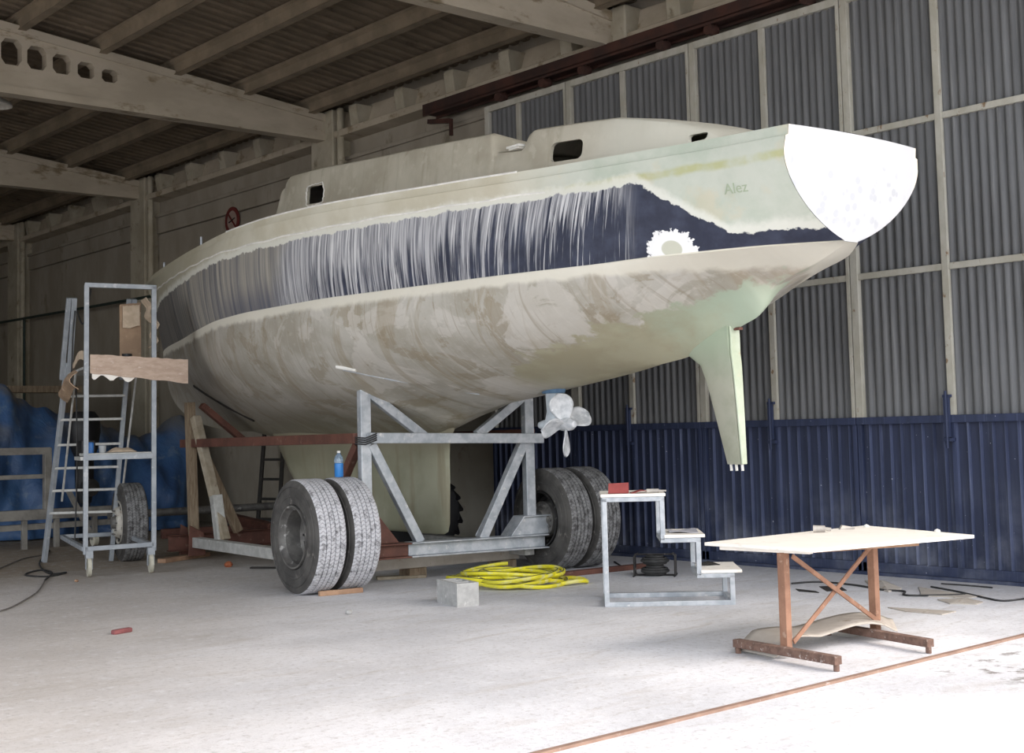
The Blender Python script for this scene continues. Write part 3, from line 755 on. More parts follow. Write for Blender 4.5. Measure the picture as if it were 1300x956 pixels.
for k, yy in enumerate((-3.76, -3.70, -3.645)):
    MB().cyl((0, yy, 1.15), (0, yy-.004, 1.10), .011).build('stud', 'white_putty', skeg)
MB().box((-.02, -3.80, 2.195), (.02, -3.74, 2.215)).build('hinge_plate', 'brown_primer', skeg)
# cabin trunk
cab_b = mono([(-5, .40), (-4.6, .52), (-4.15, .72), (-3.5, .92), (-2.5, 1.08), (-1, 1.17), (0, 1.17), (1.3, 1.1), (1.9, 1.0)])
cab_pts = [(-4.62, 3.47), (-4.45, 3.50), (-4.26, 3.57), (-4.13, 3.64), (-3.88, 3.735), (-3.63, 3.80), (-3.39, 3.85), (-3.12, 3.87), (-2.80, 3.89), (-2.56, 3.905), (-2.50, 3.88), (-2.46, 3.80), (-2.42, 3.765), (-2.41, 3.76), (-2.27, 3.775), (-2.14, 3.79), (-2.12, 3.795), (-2.11, 3.82), (-2.085, 3.92), (-2.07, 3.95), (-2.04, 3.968), (-1.89, 3.975), (-1.46, 4.0), (-.45, 4.06), (.2, 4.105), (.70, 4.15), (1.26, 4.185), (1.44, 4.195), (1.52, 4.17), (1.58, 4.10)]
def cab_z(s):
    P = cab_pts
    if s <= P[0][0]: return P[0][1]
    for a, b in zip(P, P[1:]):
        if s <= b[0]: return a[1]+(b[1]-a[1])*(s-a[0])/(b[0]-a[0])
    return P[-1][1]
ss_ = sorted(set([p[0] for p in cab_pts]+[round(-4.6+i*.1, 2) for i in range(62)]))
def cab_sec(s, ztp=None, grow=0.):
    b = cab_b(s); zt = ztp or cab_z(s); zb = zA(s)-.06; h = zt-zb; bt = b-.05*min(1, h/.4); kc = -1.4+2.4*smooth01(-1.6, .4, s) if s > -2.25 else 1.
    half = [(b, zb), (b-.01, zb+h*.3), (bt+.015, zb+h*.62), (bt, zt-.055*min(1, h/.3)), (bt-.018, zt-.02), (bt-.055, zt-.003), (bt*.7, zt+.02*kc), (bt*.35, zt+.035*kc), (0, zt+.04*kc)]
    return half
cm = MB(); rows = []
for s in ss_:
    hf = cab_sec(s)
    rows.append([Vector((-u, s, z)) for u, z in hf]+[Vector((u, s, z)) for u, z in hf[:-1][::-1]])
# raked front face
f0 = rows[-1]; zb = zA(1.6)-.06; zt = 4.10
for sh, k in ((.02, .98), (.03, .9)):
    pass
ft = []
for p in f0:
    q = p.copy(); hh = (q.z-zb)/(4.15-zb); q.y = 1.60+.26*(1-hh); ft.append(q)
rows.append(ft)
cm.loft(rows, cap=True, closed=False)
# close the front with the last ring
cabin = cm.build('cabin', 'cabin_skin', boat, smooth=35, weld=True)
md = cabin.modifiers.new('thick', 'SOLIDIFY'); md.thickness = .03; md.offset = -1
baked(cabin)
def rbox(s0, s1, z0, z1, r, dz=0., dx=3.):
    """rounded opening through the cabin sides; dz: rise of the far end"""
    pts = []
    for cx_, cz_, a0 in ((s1-r, z1-r, 0), (s0+r, z1-r, 90), (s0+r, z0+r, 180), (s1-r, z0+r, 270)):
        for k in range(5):
            a = radians(a0+90*k/4); yy = cx_+r*cos(a); pts.append((-dx/2, yy, cz_+r*sin(a)+dz*(yy-s0)/(s1-s0)))
    o = MB().prism(pts, (dx, 0, 0)).build('cutter', 'cabin_skin', boat)
    return o
cut(cabin, [rbox(.60, .96, 3.77, 3.95, .045, .03), rbox(-3.10, -2.77, 3.565, 3.725, .05, .015)])
cut(cabin, [rbox(-4.16, -4.02, 3.55, 3.605, .02, -.01)])
cabin.data.materials.clear(); cabin.data.materials.append(MATS['cabin_skin'])
# torn pale edge round the forward window
wm = MB(); pts = []
for k in range(36):
    a = 2*pi*k/36; e = .9+.12*random.random(); ca, sa = cos(a), sin(a)
    q = max(abs(ca), abs(sa))**-.75
    yy = .78+ca*.205*q*e; zz = 3.875+sa*.115*q*e+.05*(yy-.78); pts.append((-(cab_b(yy)-.012-.03*(zz-3.6)/.5), yy, zz))
wm.path(pts, .007, 5, closed=True).build('window_edge', 'white_putty', boat, smooth=True)
# companionway fitting and deck fittings
MB().box((-1.07, -2.43, 3.778), (-.90, -2.26, 3.80)).box((-1.06, -2.41, 3.765), (-.95, -2.28, 3.78)).build('hatch_fitting', 'white_putty', boat, bevel=.006)
MB().box((-1.40, 1.50, 3.57), (-1.28, 1.72, 3.605)).build('deck_cleat', 'white_putty', boat, bevel=.01)
for yy, hh in ((2.9, .12), (5.4, .10)):
    MB().cyl((-bA(yy)+.06, yy, zA(yy)-.01), (-bA(yy)+.06, yy, zA(yy)+hh), .014).build('stanchion_stub', 'galvanised', boat)
# white crease where the cabin meets the side deck and along the sheer
def bead(name, f, s0, s1, r, mat, n=80):
    pts = []
    for i in range(n+1):
        s = s0+(s1-s0)*i/n; u, z = f(s); pts.append((-u, s, z))
    return MB().path(pts, r, 6).build(name, mat, boat, smooth=True)
bead('sheer_bead', lambda s: (bA(s)+.0, zA(s)+.0), -2.65, 1.6, .009, 'white_putty')
bead('stripe_bead', lambda s: (bB(s)+.002, zB(s)-.01+.006*sin(9*s)), -2.9, 6.3, .009, 'white_putty')
# ghost of the old name on the quarter
tc = bpy.data.curves.new('old_name', 'FONT'); tc.body = 'Alez'; tc.size = .10; tc.shear = .15; tc.extrude = .0015
to = bpy.data.objects.new('tmp', tc); col.objects.link(to)
dg = bpy.context.evaluated_depsgraph_get(); me = bpy.data.meshes.new_from_object(to.evaluated_get(dg), depsgraph=dg)
bpy.data.objects.remove(to)
def side_u(s, z):
    sec = section(s)
    for (u0, z0), (u1, z1) in zip(sec, sec[1:]):
        if z1 <= z <= z0 and z0 > z1: return u0+(u1-u0)*(z0-z)/(z0-z1)
    return sec[-1][0]
for v in me.vertices:
    tx, ty, tz = v.co
    s = -4.40-tx*1.0; z = 3.09+ty
    v.co = Vector((-(side_u(s, z)+.005+tz), s, z))
me.materials.clear(); me.materials.append(MATS['ghost_letter'])
nm = bpy.data.objects.new('ghost_lettering', me); col.objects.link(nm); nm.parent = boat
tag(nm, 'faint ghost of the old name on the quarter')
# anode strip / spray rail under the port bilge and the dark strip forward
def skin(s, z, off=.01): return Vector((-(side_u(s, z)+off), s, z))
MB().path([skin(-.12, 2.06), skin(-.5, 1.95), skin(-.98, 1.80)], .009, 6).build('rubbing_rod', 'galvanised', boat, smooth=True)
MB().path([skin(-.08, 2.09, .0), skin(-.14, 2.08, .015), skin(-.26, 2.05, .0)], .018, 8).build('skin_fitting', 'white_putty', boat, smooth=True)
MB().path([skin(5.0, 2.13, .0), skin(4.6, 2.0, .0), skin(4.1, 1.83, .0), skin(3.6, 1.66, .0)], .022, 6).build('cradle_gasket', 'gasket', boat, smooth=True)
# saildrive and propeller
leg = MB()
lr = []
for z, sa, sf, th in ((1.86, -1.64, -1.42, .05), (1.78, -1.62, -1.43, .045), (1.62, -1.61, -1.44, .042), (1.55, -1.60, -1.42, .048), (1.50, -1.60, -1.40, .05)):
    lr.append([Vector((th*sin(2*pi*i/16), (sa+sf)/2+(sf-sa)/2*cos(2*pi*i/16), z)) for i in range(16)])
leg.loft(lr); leg = leg.build('saildrive', 'drive_leg', boat, smooth=50)
MB().lathe([(-1.30, .001), (-1.33, .03), (-1.40, .048), (-1.5, .052), (-1.60, .05), (-1.61, .001)], 24, 'y', (0, 0, 1.50)).build('gear_housing', 'drive_leg', leg, smooth=True)
MB().loft([[Vector((.085*sin(2*pi*i/16)*k, -1.53+.14*cos(2*pi*i/16)*k, z)) for i in range(16)] for z, k in ((1.90, 1.1), (1.80, 1.0), (1.785, .9))]).build('rubber_gaiter', 'drive_blue', leg, smooth=40)
prop = empty('propeller', (0, -1.70, 1.50)); prop.parent = boat
MB().lathe([(.09, .001), (.09, .05), (.02, .062), (-.06, .055), (-.11, .03), (-.12, .001)], 24, 'y').build('hub', 'propeller', prop, smooth=True)
for ang, tw in ((22, 50), (108, 38), (190, 52), (268, 44)):
    a = radians(ang); bl = MB(); T = radians(tw)
    def bf(u, v, a=a, T=T):
        r = .04+.25*u; wv = .135*(sin(pi*min(1, (u*.86+.14)))**.6)*(.45+.75*u) if u < .999 else .004
        c = (v-.5)*2*wv; tw_ = T*(1-.35*u); rad = Vector((cos(a), 0, sin(a))); tan = Vector((-sin(a), 0, cos(a)))
        return rad*r + tan*(c*cos(tw_)) + Vector((0, 1, 0))*(c*sin(tw_)+.02*(1-4*(v-.5)**2))
    bl.grid(bf, 14, 8); o = bl.build('blade', 'propeller', prop, smooth=True)
    md = o.modifiers.new('t', 'SOLIDIFY'); md.thickness = .010; md.offset = 0

# ================================================================== WHEELS
def tyre_prof(w=.29, R=.53, r=.285):
    h = w/2; g = .012; P = []
    P += [(-h+.03, r), (-h+.005, r+.02), (-h-.005, r+.07), (-h-.002, r+.13), (-h+.004, R-.045), (-h+.022, R-.012), (-h+.04, R-.002)]
    x0 = -h+.04; x1 = h-.04
    for k in range(1, 5):
        c = x0+(x1-x0)*k/5; P += [(c-.006, R), (c-.004, R-g), (c+.004, R-g), (c+.006, R)]
    P += [(h-.04, R-.002), (h-.022, R-.012), (h-.004, R-.045), (h+.002, r+.13), (h+.005, r+.07), (h-.005, r+.02), (h-.03, r)]
    return P
def wheel(parent, loc, rz, tread, kind):
    h = .155
    P = tyre_prof(.31)
    tr = MB().lathe(P[5:-5], 96).build('tyre', tread, parent, smooth=25)
    tr.location = loc; tr.rotation_euler = (0, 0, rz)
    sw = MB().lathe(P[:6], 96); sw.lathe(P[-6:], 96); sw.build('sidewall', 'sidewall', tr, smooth=25)
    lug = MB().lathe([(-h-.004, .36), (-h-.010, .365), (-h-.010, .385), (-h-.004, .39)], 96); lug.lathe([(-h-.002, .455), (-h-.008, .46), (-h-.002, .465)], 96)
    lug.build('sidewall_ring', 'sidewall', tr, smooth=True)
    if kind == 'dish':
        pr = [(-h+.01, .292), (-h-.008, .290), (-h-.006, .275), (-h+.03, .268), (-h+.05, .250), (-h+.19, .235), (-h+.22, .205), (-h+.225, .14), (-h+.20, .13), (-h+.20, .001)]
        rm = MB().lathe(pr, 64)
        hb = MB()
        for k in range(10):
            a = 2*pi*k/10; hb.cyl((-h+.225, .165*cos(a), .165*sin(a)), (-h+.19, .165*cos(a), .165*sin(a)), .013, n=6)
        hh = MB()
        for k in range(8):
            a = 2*pi*(k+.5)/8; hh.cyl((-h+.219, .212*cos(a), .212*sin(a)), (-h+.212, .212*cos(a), .212*sin(a)), .022, n=12)
        merged('rim', [(rm, 'rim_steel'), (hb, 'rim_dark'), (hh, 'black_plastic')], tr)
    elif kind == 'hub':
        pr = [(-h+.01, .292), (-h-.008, .290), (-h-.006, .275), (-h+.04, .262), (-h+.12, .25), (-h+.14, .21), (-h+.13, .2), (-h+.13, .001)]
        o = MB().lathe(pr, 64).build('rim', 'rim_dark', tr, smooth=35)
        hb = MB().lathe([(-h+.13, .19), (-h+.03, .185), (-h+.02, .12), (-h-.03, .10), (-h-.03, .001)], 40)
        for k in range(14):
            a = 2*pi*k/14; hb.cyl((-h+.03, .15*cos(a), .15*sin(a)), (-h+.005, .15*cos(a), .15*sin(a)), .013, n=8)
        hb.build('hub', 'rim_steel', tr, smooth=35)
    elif kind == 'front':
        pr = [(-h+.01, .292), (-h-.008, .290), (-h-.006, .275), (-h+.03, .265), (-h+.02, .22), (-h-.045, .19), (-h-.05, .14), (-h-.02, .12), (-h-.02, .001)]
        rm = MB().lathe(pr, 64)
        hb = MB().lathe([(-h-.02, .09), (-h-.09, .08), (-h-.10, .001)], 32)
        for k in range(10):
            a = 2*pi*k/10; hb.cyl((-h-.045, .165*cos(a), .165*sin(a)), (-h-.075, .165*cos(a), .165*sin(a)), .013, n=6)
        hb.build('hub', 'rim_steel', tr, smooth=35)
        hh = MB()
        for k in range(10):
            a = 2*pi*(k+.5)/10; hh.cyl((-h+.03, .235*cos(a), .235*sin(a)), (-h+.001, .235*cos(a), .235*sin(a)), .026, n=12)
        merged('rim', [(rm, 'rim_white'), (hh, 'black_plastic')], tr)
    else:
        MB().lathe([(-h+.01, .292), (-h-.006, .288), (-h+.04, .262), (.02, .25), (.02, .001)], 48).build('rim', 'rim_dark', tr, smooth=35)
    return tr

# ================================================================== THE CRADLE
HC = radians(6.5)
cr = empty('boat_cradle', (8.25, 10.3, 0), -HC, label='galvanised and brown steel boat cradle with dual truck wheels under the yacht', cat='boat cradle')
def part(name, mat, fn, bevel=.006, **k):
    m = MB(); fn(m); return m.build(name, mat, cr, bevel=bevel, **k)
S = -.03
part('post', 'galvanised', lambda m: m.bar((-1.04, S, .40), (-1.04, S, 1.93), .11, .08))
part('post', 'galvanised', lambda m: m.bar((.87, S, .40), (.87, S, 1.86), .11, .08))
part('cross_bar', 'galvanised', lambda m: m.bar((-1.04, S-.09, 1.42), (.98, S-.09, 1.37), .09, .10))
part('upper_brace', 'galvanised', lambda m: m.bar((-1.0, S-.0, 1.86), (-.38, S, 1.42), .07, .09))
part('upper_brace', 'galvanised', lambda m: m.bar((.84, S, 1.82), (.24, S, 1.42), .07, .09))
part('lower_brace', 'galvanised', lambda m: m.bar((-.98, S-.01, 1.36), (-.46, S-.01, .40), .08, .09))
part('lower_brace', 'galvanised', lambda m: m.bar((.80, S-.01, 1.33), (.26, S-.01, .38), .08, .10))
part('depth_brace', 'galvanised', lambda m: m.bar((.86, S+.09, 1.25), (.50, S+.40, .36), .08, .09))
part('adjusting_pad', 'galvanised', lambda m: (m.bar((-1.0, S, 1.90), (-.95, S, 2.01), .05, .09), m.cyl((-1.04, S, 1.93), (-1.04, S, 1.95), .05)))
part('wire_lashing', 'black_cable', lambda m: [m.path([(-1.11, S-.15, 1.36+.02*k), (-.99, S-.15, 1.40+.02*k), (-.98, S+.06, 1.42+.02*k), (-1.11, S+.06, 1.37+.02*k)], .008, 5, closed=True) for k in range(4)])
part('axle_beam', 'galvanised', lambda m: m.ibeam((-.60, S-.03, .335), (1.03, S-.03, .315), .17, .145, .016))
tag(part('axle_beam_end', 'brown_primer', lambda m: m.ibeam((-1.45, S-.03, .34), (-.603, S-.03, .335), .169, .144, .016)), 'brown painted end of the axle beam')
part('corner_gusset', 'brown_primer', lambda m: m.prism([(-1.0, S-.04, .78), (-1.0, S-.04, .41), (-.70, S-.04, .41)], (0, .02, 0)))
part('gusset_bracket', 'galvanised', lambda m: (m.prism([(.58, S-.06, .39), (1.06, S-.06, .39), (1.10, S-.06, .57), (.74, S-.06, .57)], (0, .12, 0)), m.prism([(.58, S-.1, .39), (.74, S-.1, .57), (1.1, S-.1, .57), (1.1, S-.1, .585), (.73, S-.1, .585), (.56, S-.1, .39)], (0, .2, 0))))
part('axle_stub', 'rim_steel', lambda m: m.cyl((1.04, S, .50), (1.22, S, .53), .055))
part('axle_stub', 'rim_steel', lambda m: m.cyl((-1.4, S, .53), (-1.0, S, .50), .055))
# long side bars and the bow frame
part('side_bar', 'brown_primer', lambda m: m.bar((-1.08, .02, 1.42), (-1.08, 4.6, 1.40), .10, .10))
part('side_bar', 'brown_primer', lambda m: m.bar((.95, .02, 1.42), (.95, 4.6, 1.40), .10, .10))
part('base_beam', 'galvanised_dusty', lambda m: m.bar((-1.09, .10, .22), (-1.09, 4.2, .21), .12, .12))
part('base_beam', 'galvanised_dusty', lambda m: m.bar((.95, .10, .22), (.95, 4.2, .21), .12, .12))
part('bow_post', 'weathered_timber', lambda m: m.bar((-1.08, 4.28, .28), (-1.12, 4.28, 1.90), .10, .12))
part('bow_strut', 'pale_timber', lambda m: m.bar((-.98, 3.55, .26), (-1.10, 4.15, 1.72), .10, .10))
part('bow_strut', 'galvanised_dusty', lambda m: m.bar((-1.0, 3.62, .24), (-1.02, 3.72, .78), .12, .12))
part('bow_strut', 'weathered_timber', lambda m: m.bar((-1.02, 4.2, 1.36), (-.52, 4.25, .30), .10, .10))
part('bow_cross_beam', 'brown_primer', lambda m: m.ibeam((-1.35, 4.42, .20), (1.2, 4.42, .20), .14, .2))
part('bow_foot', 'brown_primer', lambda m: m.prism([(-1.20, 4.15, .05), (-.98, 4.15, .05), (-1.0, 4.15, .32), (-1.18, 4.15, .42)], (0, .02, 0)))
part('bow_foot', 'brown_primer', lambda m: (m.prism([(-1.20, 4.45, .05), (-.98, 4.45, .05), (-1.0, 4.45, .32), (-1.18, 4.45, .42)], (0, .02, 0))))
part('bow_arm', 'brown_primer', lambda m: m.bar((-1.04, 4.1, 1.86), (-.50, 4.1, 1.42), .11, .07))
part('side_strut', 'brown_primer', lambda m: m.bar((-1.04, .1, 1.36), (-1.12, .95, .3), .08, .08))
part('front_axle', 'rim_steel', lambda m: m.cyl((-1.75, 5.45, .52), (1.2, 5.45, .52), .05))
part('draw_beam', 'brown_primer', lambda m: m.bar((0, 4.4, .3), (0, 6.1, .4), .12, .12))
wheel(cr, (-1.62, .03, .528), 0, 'tread_dusty', 'dish')
wheel(cr, (-1.265, .03, .528), 0, 'tread_dusty', 'plain')
wheel(cr, (1.19, .02, .528), 0, 'tread_grey', 'hub')
wheel(cr, (1.56, .02, .528), 0, 'tread_grey', 'plain')
fw = G(160, 712)
dC = Vector((sin(HC), cos(HC), 0)); nC = Vector((cos(HC), -sin(HC), 0)); cC = Vector((8.25, 10.3, 0))
fwh = wheel(cr, (-1.72, 4.72, .47), radians(-7), 'tread_grey', 'front'); fwh.scale = (.89, .89, .89)

# timbers under the cradle
def slab(name, mat, p0, p1, w, h, z0, label, cat, group=None, bevel=.006):
    p0 = Vector((p0[0], p0[1], 0)); p1 = Vector((p1[0], p1[1], 0)); d = p1-p0; L = d.length; c = (p0+p1)/2
    m = MB().box((-L/2, -w/2, 0), (L/2, w/2, h)); o = m.build(name, mat, None, bevel=bevel)
    o.location = (c.x, c.y, z0); o.rotation_euler = (0, 0, atan2(d.y, d.x)); return tag(o, label, cat, group)
def W(u, s): return cC+nC*u+dC*s
slab('timber_beam', 'floor_card', W(-.85, .50), W(1.02, .46), .14, .13, .10, 'weathered cream timber beam on the floor under the cradle axle', 'timber')
slab('timber_block', 'weathered_timber', W(-.22, .40), W(-.22, .62), .2, .10, 0, 'dark timber block under the left end of the cream beam', 'timber')
slab('timber_block', 'weathered_timber', W(.86, .36), W(.86, .62), .2, .10, 0, 'dark timber block under the right end of the cream beam', 'timber')
slab('plank', 'pale_timber', G(478, 736), G(540, 733), .12, .03, 0.0, 'pale loose board lying on the ground beside the left tyres', 'plank')
slab('plank', 'brown_primer', W(.55, -.62), W(2.05, -.60), .09, .05, 0, 'long brown plank chocked against the right pair of tyres', 'plank')
slab('wheel_chock', 'raw_timber', G(405, 757), G(460, 752), .05, .045, 0, 'short bare wooden stick wedged against the left pair of tyres', 'wood stick')
slab('plank', 'raw_timber', G(205, 715), G(262, 706), .12, .05, 0, 'bare timber plank on the ground behind the scaffold castor', 'plank')
slab('floor_girder', 'brown_primer', G(205, 684), G(345, 676), .12, .14, 0, 'brown steel girder lying on the floor behind the bow frame', 'girder')
slab('floor_girder', 'dusty_blue_steel', G(330, 676), G(365, 672), .12, .2, .0, 'grey steel girder end lying on the floor beyond the brown one', 'girder')
slab('brick_pile', 'red_brick', G(505, 699), G(548, 696), .25, .16, 0, 'low heap of red bricks on the floor behind the keel foot', 'bricks')

# bottle on the tyre
bt = empty('water_bottle', cC+nC*-1.285+dC*.03+Vector((0, 0, 1.061)), label='clear plastic bottle half full of blue liquid standing on a tyre', cat='bottle')
MB().lathe([(0.0, .001), (0, .038), (.01, .042), (.125, .042), (.13, .038), (.131, .001)], 24, 'z').build('liquid', 'blue_liquid', bt, smooth=True)
MB().lathe([(.131, .040), (.16, .043), (.19, .036), (.215, .018), (.225, .014), (.226, .001)], 24, 'z').build('bottle_body', 'bottle_plastic', bt, smooth=True)
MB().cyl((0, 0, .226), (0, 0, .245), .017).build('cap', 'white_putty', bt)

# ================================================================== cinder block, hose
pc = G(580.6, 771.4); pl_ = G(550.5, 763.5)
dv = (pl_-pc).normalized(); ang = atan2(dv.y, dv.x)
cb = MB(); L, Wd, H = .42, .20, .195
cb.box((0, -Wd, 0), (L, 0, H)); blk = cb.build('cinder_block', 'cinder', None)
blk.location = pc; blk.rotation_euler = (0, 0, ang)
cs = []
for a in (.03, .16, .29):
    c_ = MB().box((a, -Wd+.03, .03), (a+.10, -.03, .3)).build('cutter', 'cinder'); c_.location = pc; c_.rotation_euler = (0, 0, ang); cs.append(c_)
cut(blk, cs); tag(blk, 'grey hollow concrete block on the ground beside the yellow hose', 'concrete block')

hc = Vector((8.30, 9.55, 0)); hm = MB(); hs = MB(); pts = []
T = 8
ax1 = Vector((.72, .70, 0)); ax2 = Vector((.66, -.75, 0)).normalized()
for i in range(T*48):
    t = 2*pi*i/48; k = i/(T*48)
    ra = .44+.11*sin(t*.37+1)+.04*sin(t*1.31); rb = .44+.09*sin(t*.23+2)
    sh = ax2*(.10*sin(t*.19))
    p = hc+sh+ax1*(ra*cos(t))+ax2*(rb*sin(t)); p.z = .022+.105*k+.018*sin(t*2.1+k*9)
    p.z = max(.02, p.z)
    pts.append(p)
last = pts[-1]
hm.path(pts, .019, 8)
hs2 = []
for i in range(70):
    t = i/69; q = hc+ax2*(.42+.30*sin(pi*t))+ax1*(-.28+.5*t); q.z = .018+.02*abs(sin(6*t)); hs2.append(q)
hm.path(hs2, .019, 8)
ho = hm.build('garden_hose', 'yellow_hose', None, smooth=True); tag(ho, 'coiled yellow hose lying on the ground behind the concrete block', 'hose')
hs.path([p+Vector((0, 0, .0145)) for p in pts], .0068, 5); hs.build('stripe', 'hose_stripe', ho, smooth=True)

# ================================================================== galvanised steps
A0 = Vector((7.683, 7.689, 0)); A1 = Vector((8.443, 6.951, 0)); dv = (A1-A0).normalized()
st = empty('work_steps', A0, atan2(dv.y, dv.x), label='galvanised steel three-step work platform with timber treads beside the right tyres', cat='step platform')
def sp(name, mat, segs, w=.04):
    m = MB()
    for a, b in segs: m.bar(a, b, w)
    return m.build(name, mat, st, bevel=.004)
dp = .62; q = .02
for y in (q, dp-q):
    sp('leg', 'galvanised', [((.02, y, .03), (.02, y, .88))])
    sp('upright', 'galvanised', [((.49, y, .53), (.49, y, .88))]); sp('upright', 'galvanised', [((.775, y, .24), (.775, y, .53))]); sp('leg', 'galvanised', [((1.04, y, .03), (1.04, y, .24))])
    sp('step_rail', 'galvanised', [((0, y, .87), (.51, y, .87))]); sp('step_rail', 'galvanised', [((.47, y, .53), (.795, y, .53))]); sp('step_rail', 'galvanised', [((.755, y, .24), (1.06, y, .24))])
    sp('base_rail', 'galvanised', [((0, y, .02), (1.06, y, .02))])
for x, z in ((.02, .87), (.49, .53), (.775, .24), (1.04, .24), (.02, .02), (1.04, .02)): sp('cross_rail', 'galvanised', [((x, .04, z), (x, dp-.04, z))])
for x0, x1, z in ((-.01, .52, .89), (.50, .83, .55), (.79, 1.12, .26)):
    MB().box((x0, -.01, z), (x1, dp+.01, z+.025)).build('tread', 'white_board', st, bevel=.004)
def on_step(x, y, z): 
    p = A0+dv*x+Vector((-dv.y, dv.x, 0))*y; return Vector((p.x, p.y, z))
rz = atan2(dv.y, dv.x)
o = MB().prism([(-.085, 0, 0), (.085, 0, 0), (.085, 0, .09), (-.08, 0, .085)], (0, .012, 0)).box((-.085, 0, 0), (.085, .06, .008)).build('abrasive_sheet', 'red_paper'); o.location = on_step(.14, .06, .915); o.rotation_euler = (0, 0, rz)
tag(o, 'upright folded dark red abrasive sheet on the top step', 'sandpaper')
o = MB().grid(lambda u, v: Vector(((u-.5)*.18, (v-.5)*.12, .006+.02*sin(pi*u)**2)), 10, 3).build('abrasive_sheet', 'red_paper'); md = o.modifiers.new('t', 'SOLIDIFY'); md.thickness = .006; o.location = on_step(.33, .1, .915); o.rotation_euler = (0, 0, rz+.1)
tag(o, 'curled dark red abrasive sheet lying flat on the top step', 'sandpaper')
o = MB().cyl((-.05, 0, .018), (.05, 0, .018), .018).cyl((.05, 0, .018), (.11, .01, .016), .008).build('scraper', 'brass_rough'); o.location = on_step(.42, .05, .915); o.rotation_euler = (0, 0, rz)
tag(o, 'small grey hand tool at the right end of the top step', 'tool')
o = MB().grid(lambda u, v: Vector(((u-.5)*.24, (v-.5)*.3, .004+.008*sin(5*u+3*v))), 8, 6).build('paper_sheet', 'grey_paper'); md = o.modifiers.new('t', 'SOLIDIFY'); md.thickness = .004; o.location = on_step(.67, .28, .583); o.rotation_euler = (0, 0, rz)
tag(o, 'pale grey paper sheet lying on the middle step', 'paper')
o = MB().grid(lambda u, v: Vector(((u-.5)*.16, (v-.5)*.2, .004+.006*sin(5*u+3*v))), 8, 6).build('paper_sheet', 'gasket'); md = o.modifiers.new('t', 'SOLIDIFY'); md.thickness = .004; o.location = on_step(.87, .42, .293); o.rotation_euler = (0, 0, rz+.4)
tag(o, 'dark scrap of paper on the lowest step', 'paper')

# cable reel by the door
rl = empty('cable_reel', G(832, 731), 0, label='black cable wound in a wire stand on the ground by the blue doors', cat='cable reel')
m = MB()
for k in range(9):
    r = .10+.03*sin(k*1.3); m.path([(r*cos(a*pi/16), r*sin(a*pi/16), .03+.02*k) for a in range(32)], .014, 6, closed=True)
m.build('cable_coil', 'black_cable', rl, smooth=True)
e1 = (G(862, 731)-G(832, 731)).normalized()
m = MB()
for sgn in (-1, 1):
    for w_ in (-.05, .05):
        b = e1*(.20*sgn)+Vector((-e1.y, e1.x, 0))*w_
        m.path([b+Vector((0, 0, .0)), b+Vector((0, 0, .2)), b*.85+Vector((0, 0, .22))], .009, 6)
    m.path([e1*(.20*sgn)+Vector((-e1.y, e1.x, 0))*-.12+Vector((0, 0, .008)), e1*(.20*sgn)+Vector((-e1.y, e1.x, 0))*.12+Vector((0, 0, .008))], .009, 6)
m.path([e1*-.2+Vector((0, 0, .21)), e1*.2+Vector((0, 0, .21))], .009, 6); m.path([e1*-.2+Vector((0, 0, .01)), e1*.2+Vector((0, 0, .01))], .009, 6)
m.build('stand', 'rim_dark', rl, smooth=True)
def cable(name, mat, pix, r, label, cat='cable', z=0.0, sub=6, closed=False):
    P = [G(*p) for p in pix]; out = []
    for i in range(len(P)-1):
        a = P[max(0, i-1)]; b = P[i]; c = P[i+1]; d = P[min(len(P)-1, i+2)]
        for k in range(sub):
            t = k/sub
            q = .5*((2*b)+(c-a)*t+(2*a-5*b+4*c-d)*t*t+(-a+3*b-3*c+d)*t**3); q.z = r+z; out.append(q)
    e = P[-1].copy(); e.z = r+z; out.append(e)
    o = MB().path(out, r, 6).build(name, mat, None, smooth=True); return tag(o, label, cat)
cable('power_cable', 'black_cable', [(780, 714), (795, 722), (812, 720), (822, 730)], .008, 'thin black cable running from the right tyres to the cable reel')
cable('power_cable', 'black_cable', [(63, 700), (50, 716), (62, 729), (84, 728), (60, 733), (32, 731), (50, 725), (66, 728), (57, 738)], .010, 'black cable looped on the ground below the scaffold ladder')
cable('power_cable', 'grey_cable', [(57, 738), (48, 752), (30, 764), (10, 774), (-20, 782)], .008, 'grey cable snaking over the ground to the left edge')
cable('power_cable', 'grey_cable', [(-10, 727), (10, 718), (30, 710), (52, 706)], .008, 'grey cable curving over the ground to the foot of the ladder')

# ================================================================== the white work table
tb = empty('work_table', G(1055, 828), 0, label='white-topped trestle table with rust-coloured X frame in the right foreground', cat='table')
To = -Vector(tb.location)
def tp(name, mat, fn, **k):
    m = MB(); fn(m); bmesh.ops.translate(m.bm, verts=m.bm.verts, vec=To); return m.build(name, mat, tb, **k)
ct = [G(894, 688.5, .70), G(1033, 697, .70), G(1237, 679, .70), G(1098, 667, .70)]
tp('table_top', 'white_board', lambda m: m.prism([c-Vector((0, 0, .022)) for c in ct], (0, 0, .022)), bevel=.004)
lA = G(999, 836); lB = G(1112, 809)
tp('leg', 'table_steel', lambda m: m.bar((lA.x, lA.y, .03), (lA.x, lA.y, .655), .055), bevel=.004)
tp('leg', 'table_steel', lambda m: m.bar((lB.x, lB.y, .03), (lB.x, lB.y, .655), .055), bevel=.004)
dd = (lB-lA).normalized()
tp('brace', 'table_steel', lambda m: m.bar(lA+dd*.03+Vector((0, -.035, .10)), lB-dd*.03+Vector((0, -.035, .64)), .03, .012, up=(0, 1, 0)), bevel=.002)
tp('brace', 'table_steel', lambda m: m.bar(lA+dd*.03+Vector((0, -.05, .63)), lB-dd*.03+Vector((0, -.05, .11)), .03, .012, up=(0, 1, 0)), bevel=.002)
